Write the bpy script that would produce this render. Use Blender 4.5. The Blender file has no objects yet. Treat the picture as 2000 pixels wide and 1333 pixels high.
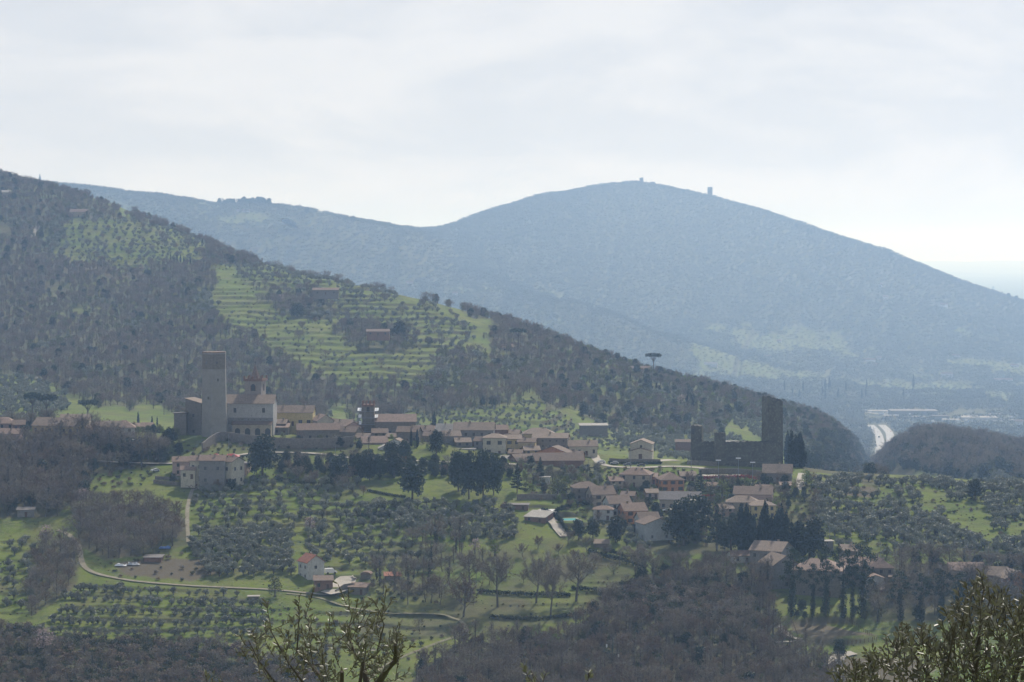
import bpy, math, random
import numpy as np
R = math.radians
rng = np.random.default_rng(7)
random.seed(7)
SC = bpy.context.scene
COL = SC.collection
# ------------------------------------------------------------------ camera model (2000 x 1333 photo pixels)
F = 4800.0
PITCH = math.atan(176.5 / F)
CP, SP = math.cos(PITCH), math.sin(PITCH)

def px2sw(px, py):
    u = (np.asarray(px, float) - 1000) / F
    v = -(np.asarray(py, float) - 666.5) / F
    den = CP + v * SP
    return u / den, (-SP + v * CP) / den

def proj(x, y, z):
    x, y, z = np.asarray(x, float), np.asarray(y, float), np.asarray(z, float)
    dep = y * CP - z * SP
    up = y * SP + z * CP
    return 1000 + F * x / dep, 666.5 - F * up / dep

def FY(Y):
    return np.interp(Y, [0, 1330, 2700, 6000, 40000], [0, 1330, 4344, 11900, 80000])

def hY(Y):
    return np.where(Y >= 300, Y, 80 + 220.0 / 300 * Y)

# ------------------------------------------------------------------ noise in numpy
def _hash(ix, iy, seed):
    n = (ix * 374761393 + iy * 668265263 + seed * 974634777) & 0xFFFFFFFF
    n = ((n ^ (n >> 13)) * 1274126177) & 0xFFFFFFFF
    return ((n ^ (n >> 16)) & 0xFFFF) / 65535.0

def vnoise(x, y, seed=0):
    x = np.asarray(x, float); y = np.asarray(y, float)
    ix = np.floor(x).astype(np.int64); iy = np.floor(y).astype(np.int64)
    fx = x - ix; fy = y - iy
    fx = fx * fx * (3 - 2 * fx); fy = fy * fy * (3 - 2 * fy)
    a = _hash(ix, iy, seed); b = _hash(ix + 1, iy, seed)
    c = _hash(ix, iy + 1, seed); d = _hash(ix + 1, iy + 1, seed)
    return (a * (1 - fx) + b * fx) * (1 - fy) + (c * (1 - fx) + d * fx) * fy

def fbm(x, y, seed=0, oct=4):
    s = 0; a = .5; f = 1.
    for o in range(oct):
        s = s + a * (vnoise(x * f, y * f, seed + o * 17) - .5); a *= .5; f *= 2.03
    return s

def inpoly(px, py, poly):
    px = np.asarray(px, float); py = np.asarray(py, float)
    ins = np.zeros(px.shape, bool)
    n = len(poly)
    for i in range(n):
        x1, y1 = poly[i]; x2, y2 = poly[(i + 1) % n]
        if y1 == y2: continue
        c = ((y1 > py) != (y2 > py)) & (px < (x2 - x1) * (py - y1) / (y2 - y1) + x1)
        ins ^= c
    return ins

# ------------------------------------------------------------------ terrain: rows of knots (px, Y, y-pixel)
def const(Y, y): return [(-500, Y, y), (2500, Y, y)]
def zrow(Y, z): return ('z', Y, z)
ROWS = [
 (zrow(-40, -1), 3), (zrow(2, -2.2), 8), (zrow(20, -8.2), 10), (zrow(70, -27), 10), (zrow(200, -62), 10),
 (zrow(400, -108), 10), (zrow(600, -138), 10), (zrow(780, -153.5), 40),
 (const(870, 1345), 50), (const(920, 1270), 42), (const(960, 1200), 46), (const(1005, 1130), 46), (const(1050, 1060), 46),
 ([(-500,1095,990),(1050,1095,990),(1300,1095,1015),(2500,1095,1015)], 36),
 ([(-500,1130,945),(1000,1130,945),(1200,1130,975),(2500,1130,978)], 36),
 ([(-500,1165,898),(600,1165,902),(1000,1165,912),(1200,1165,932),(1400,1165,942),(1600,1165,945),(2000,1160,958),(2500,1160,970)], 50),
 ([(-500,1230,835),(0,1225,840),(350,1220,850),(500,1220,852),(700,1225,850),(900,1230,860),(1000,1232,872),(1100,1232,880),(1200,1232,892),(1400,1225,905),(1550,1225,912),(1620,1212,925),(1700,1205,932),(1850,1200,938),(2000,1195,950),(2500,1190,965)], 26),
 ([(-500,1330,855),(300,1330,870),(900,1330,885),(1100,1330,895),(1400,1330,925),(1550,1330,940),(1650,1380,965),(1800,1380,985),(2500,1380,1000)], 34),
 ([(-500,1430,830),(0,1430,825),(300,1430,838),(700,1430,845),(850,1430,855),(1000,1420,865),(1150,1430,872),(1300,1430,882),(1400,1440,890),(1550,1470,915),(1650,1500,950),(1700,1600,985),(1760,1560,965),(1800,1540,960),(2000,1540,955),(2500,1540,950)], 70),
 ([(-500,1540,760),(0,1540,765),(400,1530,790),(700,1520,810),(850,1515,812),(1000,1510,793),(1060,1510,790),(1110,1520,808),(1200,1520,840),(1350,1540,848),(1500,1570,862),(1600,1620,880),(1650,1670,905),(1700,1900,962),(1745,1720,918),(1800,1680,885),(1900,1680,890),(2000,1700,905),(2500,1700,920)], 80),
 ([(-500,1700,600),(0,1700,650),(200,1680,670),(400,1650,690),(600,1620,700),(800,1610,710),(1000,1600,735),(1200,1600,785),(1350,1620,812),(1500,1650,832),(1600,1700,852),(1650,1740,880),(1700,2050,945),(1745,1800,888),(1780,1770,868),(1850,1770,860),(1950,1770,875),(2050,1770,895),(2500,1770,920)], 80),
 ([(-500,1900,450),(0,1900,500),(200,1860,530),(400,1800,560),(600,1730,605),(800,1690,640),(1000,1670,680),(1200,1660,738),(1350,1680,770),(1500,1720,798),(1600,1770,825),(1650,1820,858),(1700,2200,930),(1745,1880,885),(1800,1860,862),(1850,1860,868),(1950,1860,880),(2050,1860,900),(2500,1870,920)], 90),
 ([(-500,2250,240),(0,2120,345),(100,2090,368),(200,2050,395),(300,2010,432),(400,1970,472),(500,1910,512),(600,1850,538),(700,1800,556),(850,1770,592),(1000,1740,636),(1100,1725,668),(1200,1720,708),(1300,1730,738),(1400,1750,760),(1500,1790,785),(1600,1850,812),(1650,1900,845),(1700,2350,915),(1745,2000,905),(1850,2000,900),(1950,2000,910),(2500,2000,950)], 24),
 ([(-500,2700,360),(0,2500,450),(400,2300,580),(800,2100,690),(1000,2050,740),(1300,2040,820),(1500,2100,865),(1600,2150,885),(1700,2450,908),(1850,2250,935),(2500,2250,960)], 20),
 ([(-500,3100,700),(400,2950,740),(1000,2750,820),(1500,2620,890),(1700,2620,893),(2500,2620,897)], 40),
 ([(-500,3400,640),(400,3300,700),(1000,3200,760),(1400,3200,805),(1600,3300,813),(2500,3300,811)], 40),
 ([(-500,3700,560),(400,3700,620),(800,3700,640),(1100,3700,690),(1300,3700,730),(1500,3750,752),(1800,3800,762),(2500,3800,770)], 50),
 ([(-500,3900,450),(0,3900,480),(400,3900,500),(800,4000,560),(1100,4100,625),(1300,4200,662),(1500,4300,668),(1700,4300,690),(2000,4300,705),(2500,4300,720)], 50),
 ([(-500,4200,325),(0,4200,345),(180,4200,373),(300,4200,388),(420,4200,402),(500,4200,398),(600,4200,412),(700,4250,434),(800,4300,452),(900,4450,500),(1000,4500,510),(1200,4600,515),(1400,4650,525),(1600,4650,560),(1800,4600,610),(2000,4550,655),(2500,4500,700)], 60),
 ([(-500,4500,370),(0,4500,400),(400,4500,440),(600,4550,452),(750,4700,458),(850,4900,453),(880,4950,447),(950,5000,419),(1050,5100,389),(1150,5200,367),(1240,5200,357),(1300,5200,365),(1390,5200,386),(1500,5200,415),(1600,5150,450),(1700,5100,485),(1800,5050,520),(1900,5000,556),(2000,5000,588),(2200,4900,650),(2500,4900,720)], 20),
 ([(-500,6000,600),(1200,6300,560),(1600,6200,620),(2500,6000,700)], 8),
 (zrow(15000, -345), 6), (zrow(26000, -335), 12),
 (zrow(38000, -335), 10),
 (zrow(52000, -250), 6),
 (zrow(62000, -400), 1),
]
PXC = np.concatenate([np.arange(-500, -120, 12.), np.arange(-120, 2120, 3.), np.arange(2120, 2501, 12.)])
S = (PXC - 1000) / F
NC = len(S)
def smooth(a, k=9):
    ker = np.hanning(k + 2)[1:-1]; ker /= ker.sum()
    p = np.pad(a, k // 2, mode='edge')
    return np.convolve(p, ker, 'valid')
KY = []; KZ = []; SUB = []
for spec, n in ROWS:
    if spec[0] == 'z':
        Yr = np.full(NC, float(spec[1])); Zr = np.full(NC, float(spec[2]))
    else:
        a = np.array(spec, float)
        Yr = np.interp(PXC, a[:, 0], a[:, 1]); yy = np.interp(PXC, a[:, 0], a[:, 2])
        Yr = FY(smooth(Yr, 17)); yy = smooth(yy, 13)
        Zr = px2sw(1000, yy)[1] * Yr
    KY.append(Yr); KZ.append(Zr); SUB.append(n)
KY = np.array(KY); KZ = np.array(KZ)
# monotone cubic along every column
h = np.diff(KY, axis=0); dl = np.diff(KZ, axis=0) / h
m = np.zeros_like(KZ)
m[0] = dl[0]; m[-1] = dl[-1]
w1 = 2 * h[1:] + h[:-1]; w2 = h[1:] + 2 * h[:-1]
with np.errstate(divide='ignore', invalid='ignore'):
    hm = (w1 + w2) / (w1 / dl[:-1] + w2 / dl[1:])
m[1:-1] = np.where(dl[:-1] * dl[1:] > 0, hm, 0)
rowsY = []; rowsZ = []; KIDX = []
for k in range(len(ROWS) - 1):
    KIDX.append(len(rowsY))
    for t in np.arange(SUB[k]) / SUB[k]:
        hh = h[k]
        z = (2*t**3-3*t**2+1)*KZ[k] + (t**3-2*t**2+t)*hh*m[k] + (-2*t**3+3*t**2)*KZ[k+1] + (t**3-t**2)*hh*m[k+1]
        rowsY.append(KY[k] + t * hh); rowsZ.append(z)
KIDX.append(len(rowsY)); rowsY.append(KY[-1]); rowsZ.append(KZ[-1])
YG = np.array(rowsY); ZG = np.array(rowsZ)
XG = S[None, :] * hY(YG)
NR = YG.shape[0]
# relief
amp = np.interp(YG, [0, 100, 800, 1240, 1800, 3000, 4200, 5800, 7000, 10100, 13000, 24000, 52000], [.1, .4, 1.0, .8, 3, 5, 2, 2, 40, 60, 8, 20, 120])
sc = np.interp(YG, [0, 1000, 1500, 2500, 4000, 8000, 20000], [15, 30, 60, 110, 230, 400, 2500])
ZG = ZG + amp * (fbm(XG / 45, YG / 45, 3, 4) * (YG < 1300) + fbm(XG / 90, YG / 90, 5, 4) * ((YG >= 1300) & (YG < 4200)) +
                 (fbm(XG / 620, YG / 900, 9, 5) * .7 + .5 * (.22 - abs(fbm(XG / 420, YG / 1500, 19, 3)))) * ((YG >= 4200) & (YG < 13500)) + fbm(XG / 3000, YG / 3000, 11, 4) * (YG >= 13500)) * \
     np.clip(np.minimum(abs(YG - 1300), abs(YG - 4200)) / 80, 0, 1) * 1.4
# nearer spur running down in front of the far hill, and gullies on the slopes
PXG, PYG = proj(XG, np.maximum(YG, 5), ZG)
sp_ = [(600, FY(4230)), (830, FY(4330)), (1000, FY(4150)), (1160, FY(4000)), (1320, FY(3850)), (1420, FY(3750))]
SL = [((a - 1000) / F * b_, b_) for a, b_ in sp_]
dmin = np.full(ZG.shape, 1e9); tt = np.zeros(ZG.shape)
for i in range(len(SL) - 1):
    (x1, y1), (x2, y2) = SL[i], SL[i+1]; L2 = (x2-x1)**2 + (y2-y1)**2
    t_ = np.clip(((XG-x1)*(x2-x1) + (YG-y1)*(y2-y1)) / L2, 0, 1); d_ = np.hypot(XG-x1-t_*(x2-x1), YG-y1-t_*(y2-y1))
    tt = np.where(d_ < dmin, (i + t_) / (len(SL) - 1), tt); dmin = np.minimum(dmin, d_)
ZG = ZG + 75 * np.exp(-(dmin / 260) ** 2) * np.clip((tt - .22) * 3, 0, 1) * np.clip((1 - tt) * 3, 0, 1)
gul = (YG > 5200) & (YG < 12500)
ZG = ZG - gul * np.clip((YG - 5200) / 1200, 0, 1) * 12 * np.clip((KY[29][None, :] - YG) / 1600, 0, 1) * np.exp(-(fbm(PXG / 95 + PYG / 300, PYG / 420, 61, 3) / .05) ** 2) * np.clip((PYG - 380) / 120, 0, 1)
# terraces
PXG, PYG = proj(XG, np.maximum(YG, 5), ZG)
TERR = [ # polygon, step height, tilt along x, tread share
 ([(70,1255),(150,1140),(330,1150),(530,1165),(520,1262)], 2.1, .012, .3),
 ([(530,1170),(900,1190),(880,1240),(640,1270),(520,1262)], 2.6, .015, .4),
 ([(365,1040),(375,950),(560,930),(680,950),(600,1060)], 2.3, .0, .4),
 ([(590,1125),(600,960),(700,985),(850,1010),(860,1120),(720,1135)], 2.6, -.01, .42),
 ([(0,1210),(0,1050),(80,1060),(70,1200)], 2.4, .01, .4),
 ([(410,800),(400,560),(500,520),(640,540),(760,570),(930,640),(840,720),(850,800),(700,815)], 3.7, .006, .14),
 ([(590,845),(850,800),(1030,778),(1190,850),(1320,880),(1000,880),(700,850)], 3.8, -.012, .16),
 ([(80,520),(90,430),(330,430),(480,480),(500,530)], 3.5, .0, .5),
 ([(1620,1110),(1620,930),(2000,935),(2010,1130)], 2.6, -.01, .62),
 ([(960,1180),(1250,1110),(1240,1160),(1000,1230)], 2.6, .0, .6),
 ([(1340,740),(1360,650),(1640,640),(1700,740)], 6, .0, .4),
 ([(1700,720),(1720,655),(2010,640),(2010,730)], 6, .0, .4),
]
FRG = np.full(ZG.shape, .4)
for poly, st, tilt, share in TERR:
    mk = inpoly(PXG, PYG, poly)
    # soften mask along columns/rows
    mk = mk.astype(float)
    for _ in range(3):
        mk = (mk + np.roll(mk, 1, 0) + np.roll(mk, -1, 0) + np.roll(mk, 1, 1) + np.roll(mk, -1, 1)) / 5
    wob = fbm(XG / 35, YG / 35, 21, 3) * 1.3
    q = (ZG + tilt * XG) / st + wob
    fl = np.floor(q); fr = q - fl
    tr = .86
    g = np.where(fr < tr, fr / tr * share, share + (1 - share) * np.clip((fr - tr) / (1 - tr), 0, 1))
    mk = mk * np.clip(.92 + 1.8 * fbm(XG / 28, YG / 28, 23, 2), .1, 1)
    FRG = np.where(mk > .1, fr, FRG)
    ZG = ZG + mk * (g - fr) * st
WG = ZG / np.maximum(YG, 1)
IA = KIDX[8] - 30
def _col(s):
    c = np.interp(s, S, np.arange(NC)); return c
def G(px, py, ymin=700.):
    """first terrain point under a photo pixel"""
    s, w = px2sw(px, py)
    c = float(_col(s)); c0 = int(min(max(math.floor(c), 0), NC - 2)); f = c - c0
    Yc = YG[:, c0] * (1 - f) + YG[:, c0 + 1] * f
    Zc = ZG[:, c0] * (1 - f) + ZG[:, c0 + 1] * f
    W = Zc / np.maximum(Yc, 1)
    ok = np.where((W >= w) & (Yc > ymin))[0]
    if len(ok) == 0:
        r = int(np.argmax(np.where((Yc > ymin) & (Yc < 13500), W, -9)))
        return float(s * Yc[r]), float(Yc[r]), float(Zc[r])
    r = ok[0]
    if r > 0 and W[r - 1] < w and Yc[r - 1] > 1:
        t = (w - W[r - 1]) / max(W[r] - W[r - 1], 1e-9)
        Y = Yc[r - 1] * (1 - t) + Yc[r] * t
    else: Y = Yc[r]; t = 1
    z = float(np.interp(Y, Yc, Zc))
    return float(s * Y), float(Y), z
def Z(x, y):
    x = np.atleast_1d(np.asarray(x, float)); y = np.atleast_1d(np.asarray(y, float))
    s = x / hY(y); c = _col(s); c0 = np.clip(np.floor(c).astype(int), 0, NC - 2); f = c - c0
    out = np.empty(len(x))
    for i in range(len(x)):
        a = c0[i]; Yc = YG[:, a] * (1 - f[i]) + YG[:, a + 1] * f[i]; Zc = ZG[:, a] * (1 - f[i]) + ZG[:, a + 1] * f[i]
        out[i] = np.interp(y[i], Yc, Zc)
    return out
def Zf(x, y): return float(Z(x, y)[0])
def at(px, py, Y):
    s, w = px2sw(px, py); return float(s * Y), float(Y), float(w * Y)

# ------------------------------------------------------------------ materials
MATS = {}
def newmat(name):
    m_ = bpy.data.materials.new(name); m_.use_nodes = True
    nt = m_.node_tree; nt.nodes.clear()
    out = nt.nodes.new('ShaderNodeOutputMaterial'); return m_, nt, out
def N(nt, t, **kw):
    n = nt.nodes.new(t)
    for k, v in kw.items():
        if k in ('operation', 'blend_type', 'data_type', 'noise_dimensions', 'attribute_name', 'attribute_type', 'wave_type', 'bands_direction', 'feature'): setattr(n, k, v)
        else: n.inputs[k].default_value = v
    return n
def mixc(nt, fac, a, b, blend='MIX'):
    n = nt.nodes.new('ShaderNodeMixRGB'); n.blend_type = blend
    for sock, v in ((n.inputs[0], fac), (n.inputs[1], a), (n.inputs[2], b)):
        if hasattr(v, 'is_output') or isinstance(v, bpy.types.NodeSocket): nt.links.new(v, sock)
        elif isinstance(v, (int, float)): sock.default_value = v
        else: sock.default_value = (*v, 1)
    return n.outputs[0]
def ramp(nt, v, lo, hi):
    n = nt.nodes.new('ShaderNodeMapRange'); nt.links.new(v, n.inputs[0]); n.inputs[1].default_value = lo; n.inputs[2].default_value = hi
    return n.outputs[0]
def surf(name, c1, c2=None, scale=1.0, rough=.85, bump=0, stripes=None, metal=0, spec=.2, island=0, sheen=None, lo=.35, hi=.65, trans=0, c3=None):
    if name in MATS: return MATS[name]
    m_, nt, out = newmat(name)
    bs = nt.nodes.new('ShaderNodeBsdfPrincipled')
    bs.inputs['Roughness'].default_value = rough; bs.inputs['Metallic'].default_value = metal
    bs.inputs['Specular IOR Level'].default_value = spec
    tc = nt.nodes.new('ShaderNodeTexCoord')
    col = None
    if c2 is None: c2 = tuple(v * .75 for v in c1)
    no = N(nt, 'ShaderNodeTexNoise', Scale=scale, Detail=6.0, Roughness=.65); nt.links.new(tc.outputs['Object'], no.inputs['Vector'])
    col = mixc(nt, ramp(nt, no.outputs['Fac'], lo, hi), c1, c2)
    if c3:
        n3 = N(nt, 'ShaderNodeTexNoise', Scale=scale * 3.7, Detail=4.0); nt.links.new(tc.outputs['Object'], n3.inputs['Vector'])
        col = mixc(nt, ramp(nt, n3.outputs['Fac'], .52, .68), col, c3)
    if island:
        gi = nt.nodes.new('ShaderNodeNewGeometry')
        oi = nt.nodes.new('ShaderNodeObjectInfo')
        hs = nt.nodes.new('ShaderNodeHueSaturation')
        add = nt.nodes.new('ShaderNodeMath'); add.operation = 'ADD'
        nt.links.new(gi.outputs['Random Per Island'], add.inputs[0]); nt.links.new(oi.outputs['Random'], add.inputs[1])
        mr = nt.nodes.new('ShaderNodeMapRange'); nt.links.new(add.outputs[0], mr.inputs[0]); mr.inputs[1].default_value = 0; mr.inputs[2].default_value = 2
        mr.inputs[3].default_value = 1 - island * 1.3; mr.inputs[4].default_value = 1 + island * 1.5
        nt.links.new(mr.outputs[0], hs.inputs['Value']); nt.links.new(col, hs.inputs['Color'])
        mh = nt.nodes.new('ShaderNodeMapRange'); nt.links.new(oi.outputs['Random'], mh.inputs[0]); mh.inputs[3].default_value = .485; mh.inputs[4].default_value = .515
        nt.links.new(mh.outputs[0], hs.inputs['Hue'])
        col = hs.outputs[0]
    if stripes:
        wv = nt.nodes.new('ShaderNodeTexWave'); wv.inputs['Scale'].default_value = stripes[1]; wv.bands_direction = stripes[0]
        wv.inputs['Distortion'].default_value = .6; nt.links.new(tc.outputs['Object'], wv.inputs['Vector'])
        col = mixc(nt, ramp(nt, wv.outputs['Fac'], .0, .5), tuple(v * stripes[2] for v in c2), col)
    nt.links.new(col, bs.inputs['Base Color'])
    if bump:
        b = nt.nodes.new('ShaderNodeBump'); b.inputs['Strength'].default_value = bump; b.inputs['Distance'].default_value = .3
        n4 = N(nt, 'ShaderNodeTexNoise', Scale=scale * 4, Detail=5.0); nt.links.new(tc.outputs['Object'], n4.inputs['Vector'])
        nt.links.new(n4.outputs['Fac'], b.inputs['Height']); nt.links.new(b.outputs[0], bs.inputs['Normal'])
    sh = bs.outputs[0]
    if trans:
        tr = nt.nodes.new('ShaderNodeBsdfTranslucent'); nt.links.new(col, tr.inputs[0])
        mx = nt.nodes.new('ShaderNodeMixShader'); mx.inputs[0].default_value = trans
        nt.links.new(sh, mx.inputs[1]); nt.links.new(tr.outputs[0], mx.inputs[2]); sh = mx.outputs[0]
    nt.links.new(sh, out.inputs[0])
    MATS[name] = m_; return m_
def leafmat(name, c1, c2, trans=.25, rough=.6, spec=.3, island=.3, scale=.5):
    return surf(name, c1, c2, scale=scale, rough=rough, spec=spec, island=island, trans=trans)
M_OLIVE = leafmat('olive_leaves', (.185, .195, .15), (.12, .135, .095), .18, .5, .5)
M_BARK = surf('bark', (.12, .10, .082), (.075, .063, .052), 2.0, .9)
M_TWIG = leafmat('bare_twigs', (.225, .19, .152), (.15, .126, .102), .12, .8, .2, .35)
M_TWIG2 = leafmat('warm_twigs', (.22, .162, .12), (.15, .11, .082), .1, .8, .2, .3)
M_CYP = leafmat('cypress_foliage', (.018, .030, .019), (.010, .018, .012), .1, .8, .15, .4)
M_PINE = leafmat('pine_needles', (.035, .052, .026), (.02, .034, .018), .12, .7, .2, .35)
M_EVER = leafmat('evergreen_leaves', (.030, .045, .022), (.018, .028, .014), .2, .55, .3, .4)
M_IVY = leafmat('ivy_leaves', (.026, .04, .02), (.014, .025, .013), .15, .6, .25, .4)
M_LIME = leafmat('spring_leaves', (.16, .20, .045), (.10, .14, .035), .35, .6, .2, .3)
M_BUDS = leafmat('budding_leaves', (.115, .125, .05), (.08, .085, .04), .25, .7, .2, .3)
M_BLOSSOM = leafmat('blossom', (.42, .34, .33), (.26, .20, .19), .3, .8, .1, .25)
M_SHRUB = leafmat('shrub_leaves', (.065, .072, .035), (.04, .045, .026), .2, .7, .2, .4)
M_RED = leafmat('red_hedge_leaves', (.35, .05, .035), (.22, .04, .03), .3, .6, .2, .3)
M_SILVER = leafmat('foreground_olive_leaves', (.21, .21, .145), (.14, .14, .09), .15, .48, .4, .4, 8)
M_FARW = leafmat('far_wood', (.10, .095, .068), (.085, .085, .058), .1, .8, .1, .15, .02)

# terrain material
def terrain_mat():
    m_, nt, out = newmat('hill_ground')
    bs = nt.nodes.new('ShaderNodeBsdfPrincipled'); bs.inputs['Roughness'].default_value = .95; bs.inputs['Specular IOR Level'].default_value = .05
    tc = nt.nodes.new('ShaderNodeTexCoord')
    def noise(s, d=5., rg=.6):
        n = N(nt, 'ShaderNodeTexNoise', Scale=s, Detail=d, Roughness=rg); nt.links.new(tc.outputs['Object'], n.inputs['Vector']); return n.outputs['Fac']
    g = mixc(nt, ramp(nt, noise(.02), .38, .62), (.10, .15, .024), (.155, .178, .04))
    g = mixc(nt, ramp(nt, noise(.11), .45, .68), g, (.075, .10, .035))
    g = mixc(nt, ramp(nt, noise(.7, 6.), .48, .75), g, (.16, .155, .075))
    g = mixc(nt, ramp(nt, noise(.045, 7.), .50, .72), g, (.115, .11, .055))
    # steep banks: dry stalks and stones
    geo = nt.nodes.new('ShaderNodeNewGeometry'); sx = nt.nodes.new('ShaderNodeSeparateXYZ'); nt.links.new(geo.outputs['Normal'], sx.inputs[0])
    steep = ramp(nt, sx.outputs[2], .93, .80)
    bank = mixc(nt, noise(.9), (.10, .10, .05), (.07, .06, .04))
    g = mixc(nt, steep, g, bank)
    aw = nt.nodes.new('ShaderNodeAttribute'); aw.attribute_name = 'wood'
    asl = nt.nodes.new('ShaderNodeAttribute'); asl.attribute_name = 'soil'
    w = mixc(nt, ramp(nt, noise(.05, 8.), .35, .65), (.105, .092, .062), (.080, .092, .042))
    w = mixc(nt, ramp(nt, noise(.25, 6.), .5, .7), w, (.125, .115, .07))
    so = mixc(nt, noise(.4, 6.), (.135, .115, .08), (.10, .085, .06))
    col = mixc(nt, aw.outputs['Fac'], g, w); col = mixc(nt, asl.outputs['Fac'], col, so)
    nt.links.new(col, bs.inputs['Base Color'])
    b = nt.nodes.new('ShaderNodeBump'); b.inputs['Strength'].default_value = .5; b.inputs['Distance'].default_value = .6
    nt.links.new(noise(.6, 8., .7), b.inputs['Height']); nt.links.new(b.outputs[0], bs.inputs['Normal'])
    nt.links.new(bs.outputs[0], out.inputs[0]); return m_
M_TERR = terrain_mat()

# ------------------------------------------------------------------ zones (photo pixels of ground)
WOODZ = {
 'hill': [
  [(-400,840),(-400,150),(0,320),(120,365),(260,415),(420,480),(520,510),(480,520),(420,510),(330,430),(250,425),(130,430),(90,520),(300,525),(430,520),(430,620),(470,640),(560,700),(660,770),(640,830),(480,850),(330,800),(180,790),(120,760),(0,740)],
  [(820,590),(900,600),(1000,625),(1130,655),(1260,700),(1400,745),(1540,770),(1650,800),(1710,850),(1710,910),(1600,890),(1540,830),(1440,820),(1400,850),(1300,858),(1200,835),(1120,800),(1040,776),(930,790),(800,812),(700,830),(650,770),(720,760),(840,740),(850,690),(990,700),(960,640),(930,615)],
  [(500,570),(620,575),(640,615),(560,620),(500,600)], [(660,640),(800,640),(830,680),(680,690)],
  [(1700,960),(1700,830),(2600,830),(2600,950),(2010,945),(1850,930),(1700,925)], [(1570,900),(1600,870),(1712,850),(1712,960),(1640,930),(1570,925)],
 ],
 'w1': [(-300,845),(160,850),(300,885),(330,905),(150,930),(170,960),(110,1010),(-300,1030)],
 'w2': [(140,985),(270,985),(360,1010),(365,1065),(300,1085),(200,1095),(150,1060)],
 'w3': [(75,1065),(120,1050),(155,1100),(140,1160),(60,1205),(50,1160)],
 'w4': [(-300,1225),(60,1225),(100,1250),(290,1252),(500,1268),(520,1290),(640,1280),(640,1420),(-300,1420)],
 'w6': [(800,1420),(820,1310),(900,1262),(960,1250),(1090,1245),(1170,1200),(1235,1140),(1290,1112),(1420,1115),(1505,1150),(1515,1210),(1540,1255),(1640,1310),(1640,1420)],
 'w7': [(1700,1100),(1900,1110),(2400,1150),(2400,1230),(1900,1215),(1700,1212)],
}
SOILZ = [[(215,1104),(300,1090),(390,1092),(470,1108),(380,1134),(260,1128)], [(1540,1212),(1610,1208),(1715,1250),(1600,1262),(1560,1245)],
         [(1650,948),(1715,955),(1700,970),(1650,965)], [(1650,1285),(1800,1290),(1800,1333),(1640,1333)],
         [(195,648),(340,655),(330,690),(240,700)], [(90,513),(270,520),(250,540),(100,535)]]
allw = [p for k, v in WOODZ.items() for p in (v if k == 'hill' else [v])]
PXG, PYG = proj(XG, np.maximum(YG, 5), ZG)
P0 = (PXG, PYG)
HB_ = (YG > 1340); PXG, PYG = PXG + (26 + 70 * HB_) * fbm(PXG / 40, PYG / 22, 41, 4), PYG + (14 + 40 * HB_) * fbm(PXG / 40, PYG / 22, 43, 4)
WOOD = np.zeros_like(ZG)
for p in allw: WOOD = np.maximum(WOOD, inpoly(PXG, PYG, p))
WOOD[YG > 3450] = 1.0
nz = fbm(XG / 160, YG / 160, 31, 4)
farfield = np.zeros(ZG.shape, bool)
for p in ([(1340,770),(1350,650),(1500,625),(1660,650),(1700,770)], [(1690,780),(1720,655),(2600,620),(2600,790)], [(820,560),(1100,560),(1080,640),(900,600)], [(180,380),(420,398),(640,420),(420,450),(300,430)]):
    farfield |= inpoly(PXG, PYG, p)
WOOD = np.where((YG > 3450) & farfield, np.clip(.72 + nz * 3, .3, 1), WOOD)
WOOD = np.where((YG > 13500), .6, WOOD)
for p in ([(700,1060),(1260,1090),(1240,1180),(960,1240),(700,1260)], [(1020,930),(1600,945),(1600,1070),(1300,1090),(1030,960)], [(380,862),(1180,880),(1180,925),(540,915),(380,900)], [(-50,840),(360,840),(360,900),(-50,900)]):
    WOOD = np.maximum(WOOD, inpoly(PXG, PYG, p) * (YG < 1330) * np.clip(.5 + 2.2 * fbm(XG / 22, YG / 22, 51, 4), 0, .9))
SOIL = np.zeros_like(ZG)
for p in SOILZ: SOIL = np.maximum(SOIL, inpoly(PXG, PYG, p) & (YG < 3450))
for _ in range(2):
    for A in (WOOD, SOIL):
        A[:] = (A + np.roll(A, 1, 0) + np.roll(A, -1, 0) + np.roll(A, 1, 1) + np.roll(A, -1, 1)) / 5
WOOD = np.where((YG > 1340) & (YG < 3450), WOOD * np.clip(.85 + 2.5 * fbm(XG / 70, YG / 90, 91, 3), .4, 1), WOOD)
WOOD = np.clip(WOOD + .5 * fbm(XG / 12, YG / 12, 77, 3) * (WOOD > .02), 0, 1)
PXG, PYG = P0
# running visibility (smallest photo y so far, from near to far)
RUN = np.minimum.accumulate(np.where(YG > 850, PYG, 9999), axis=0)

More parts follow.
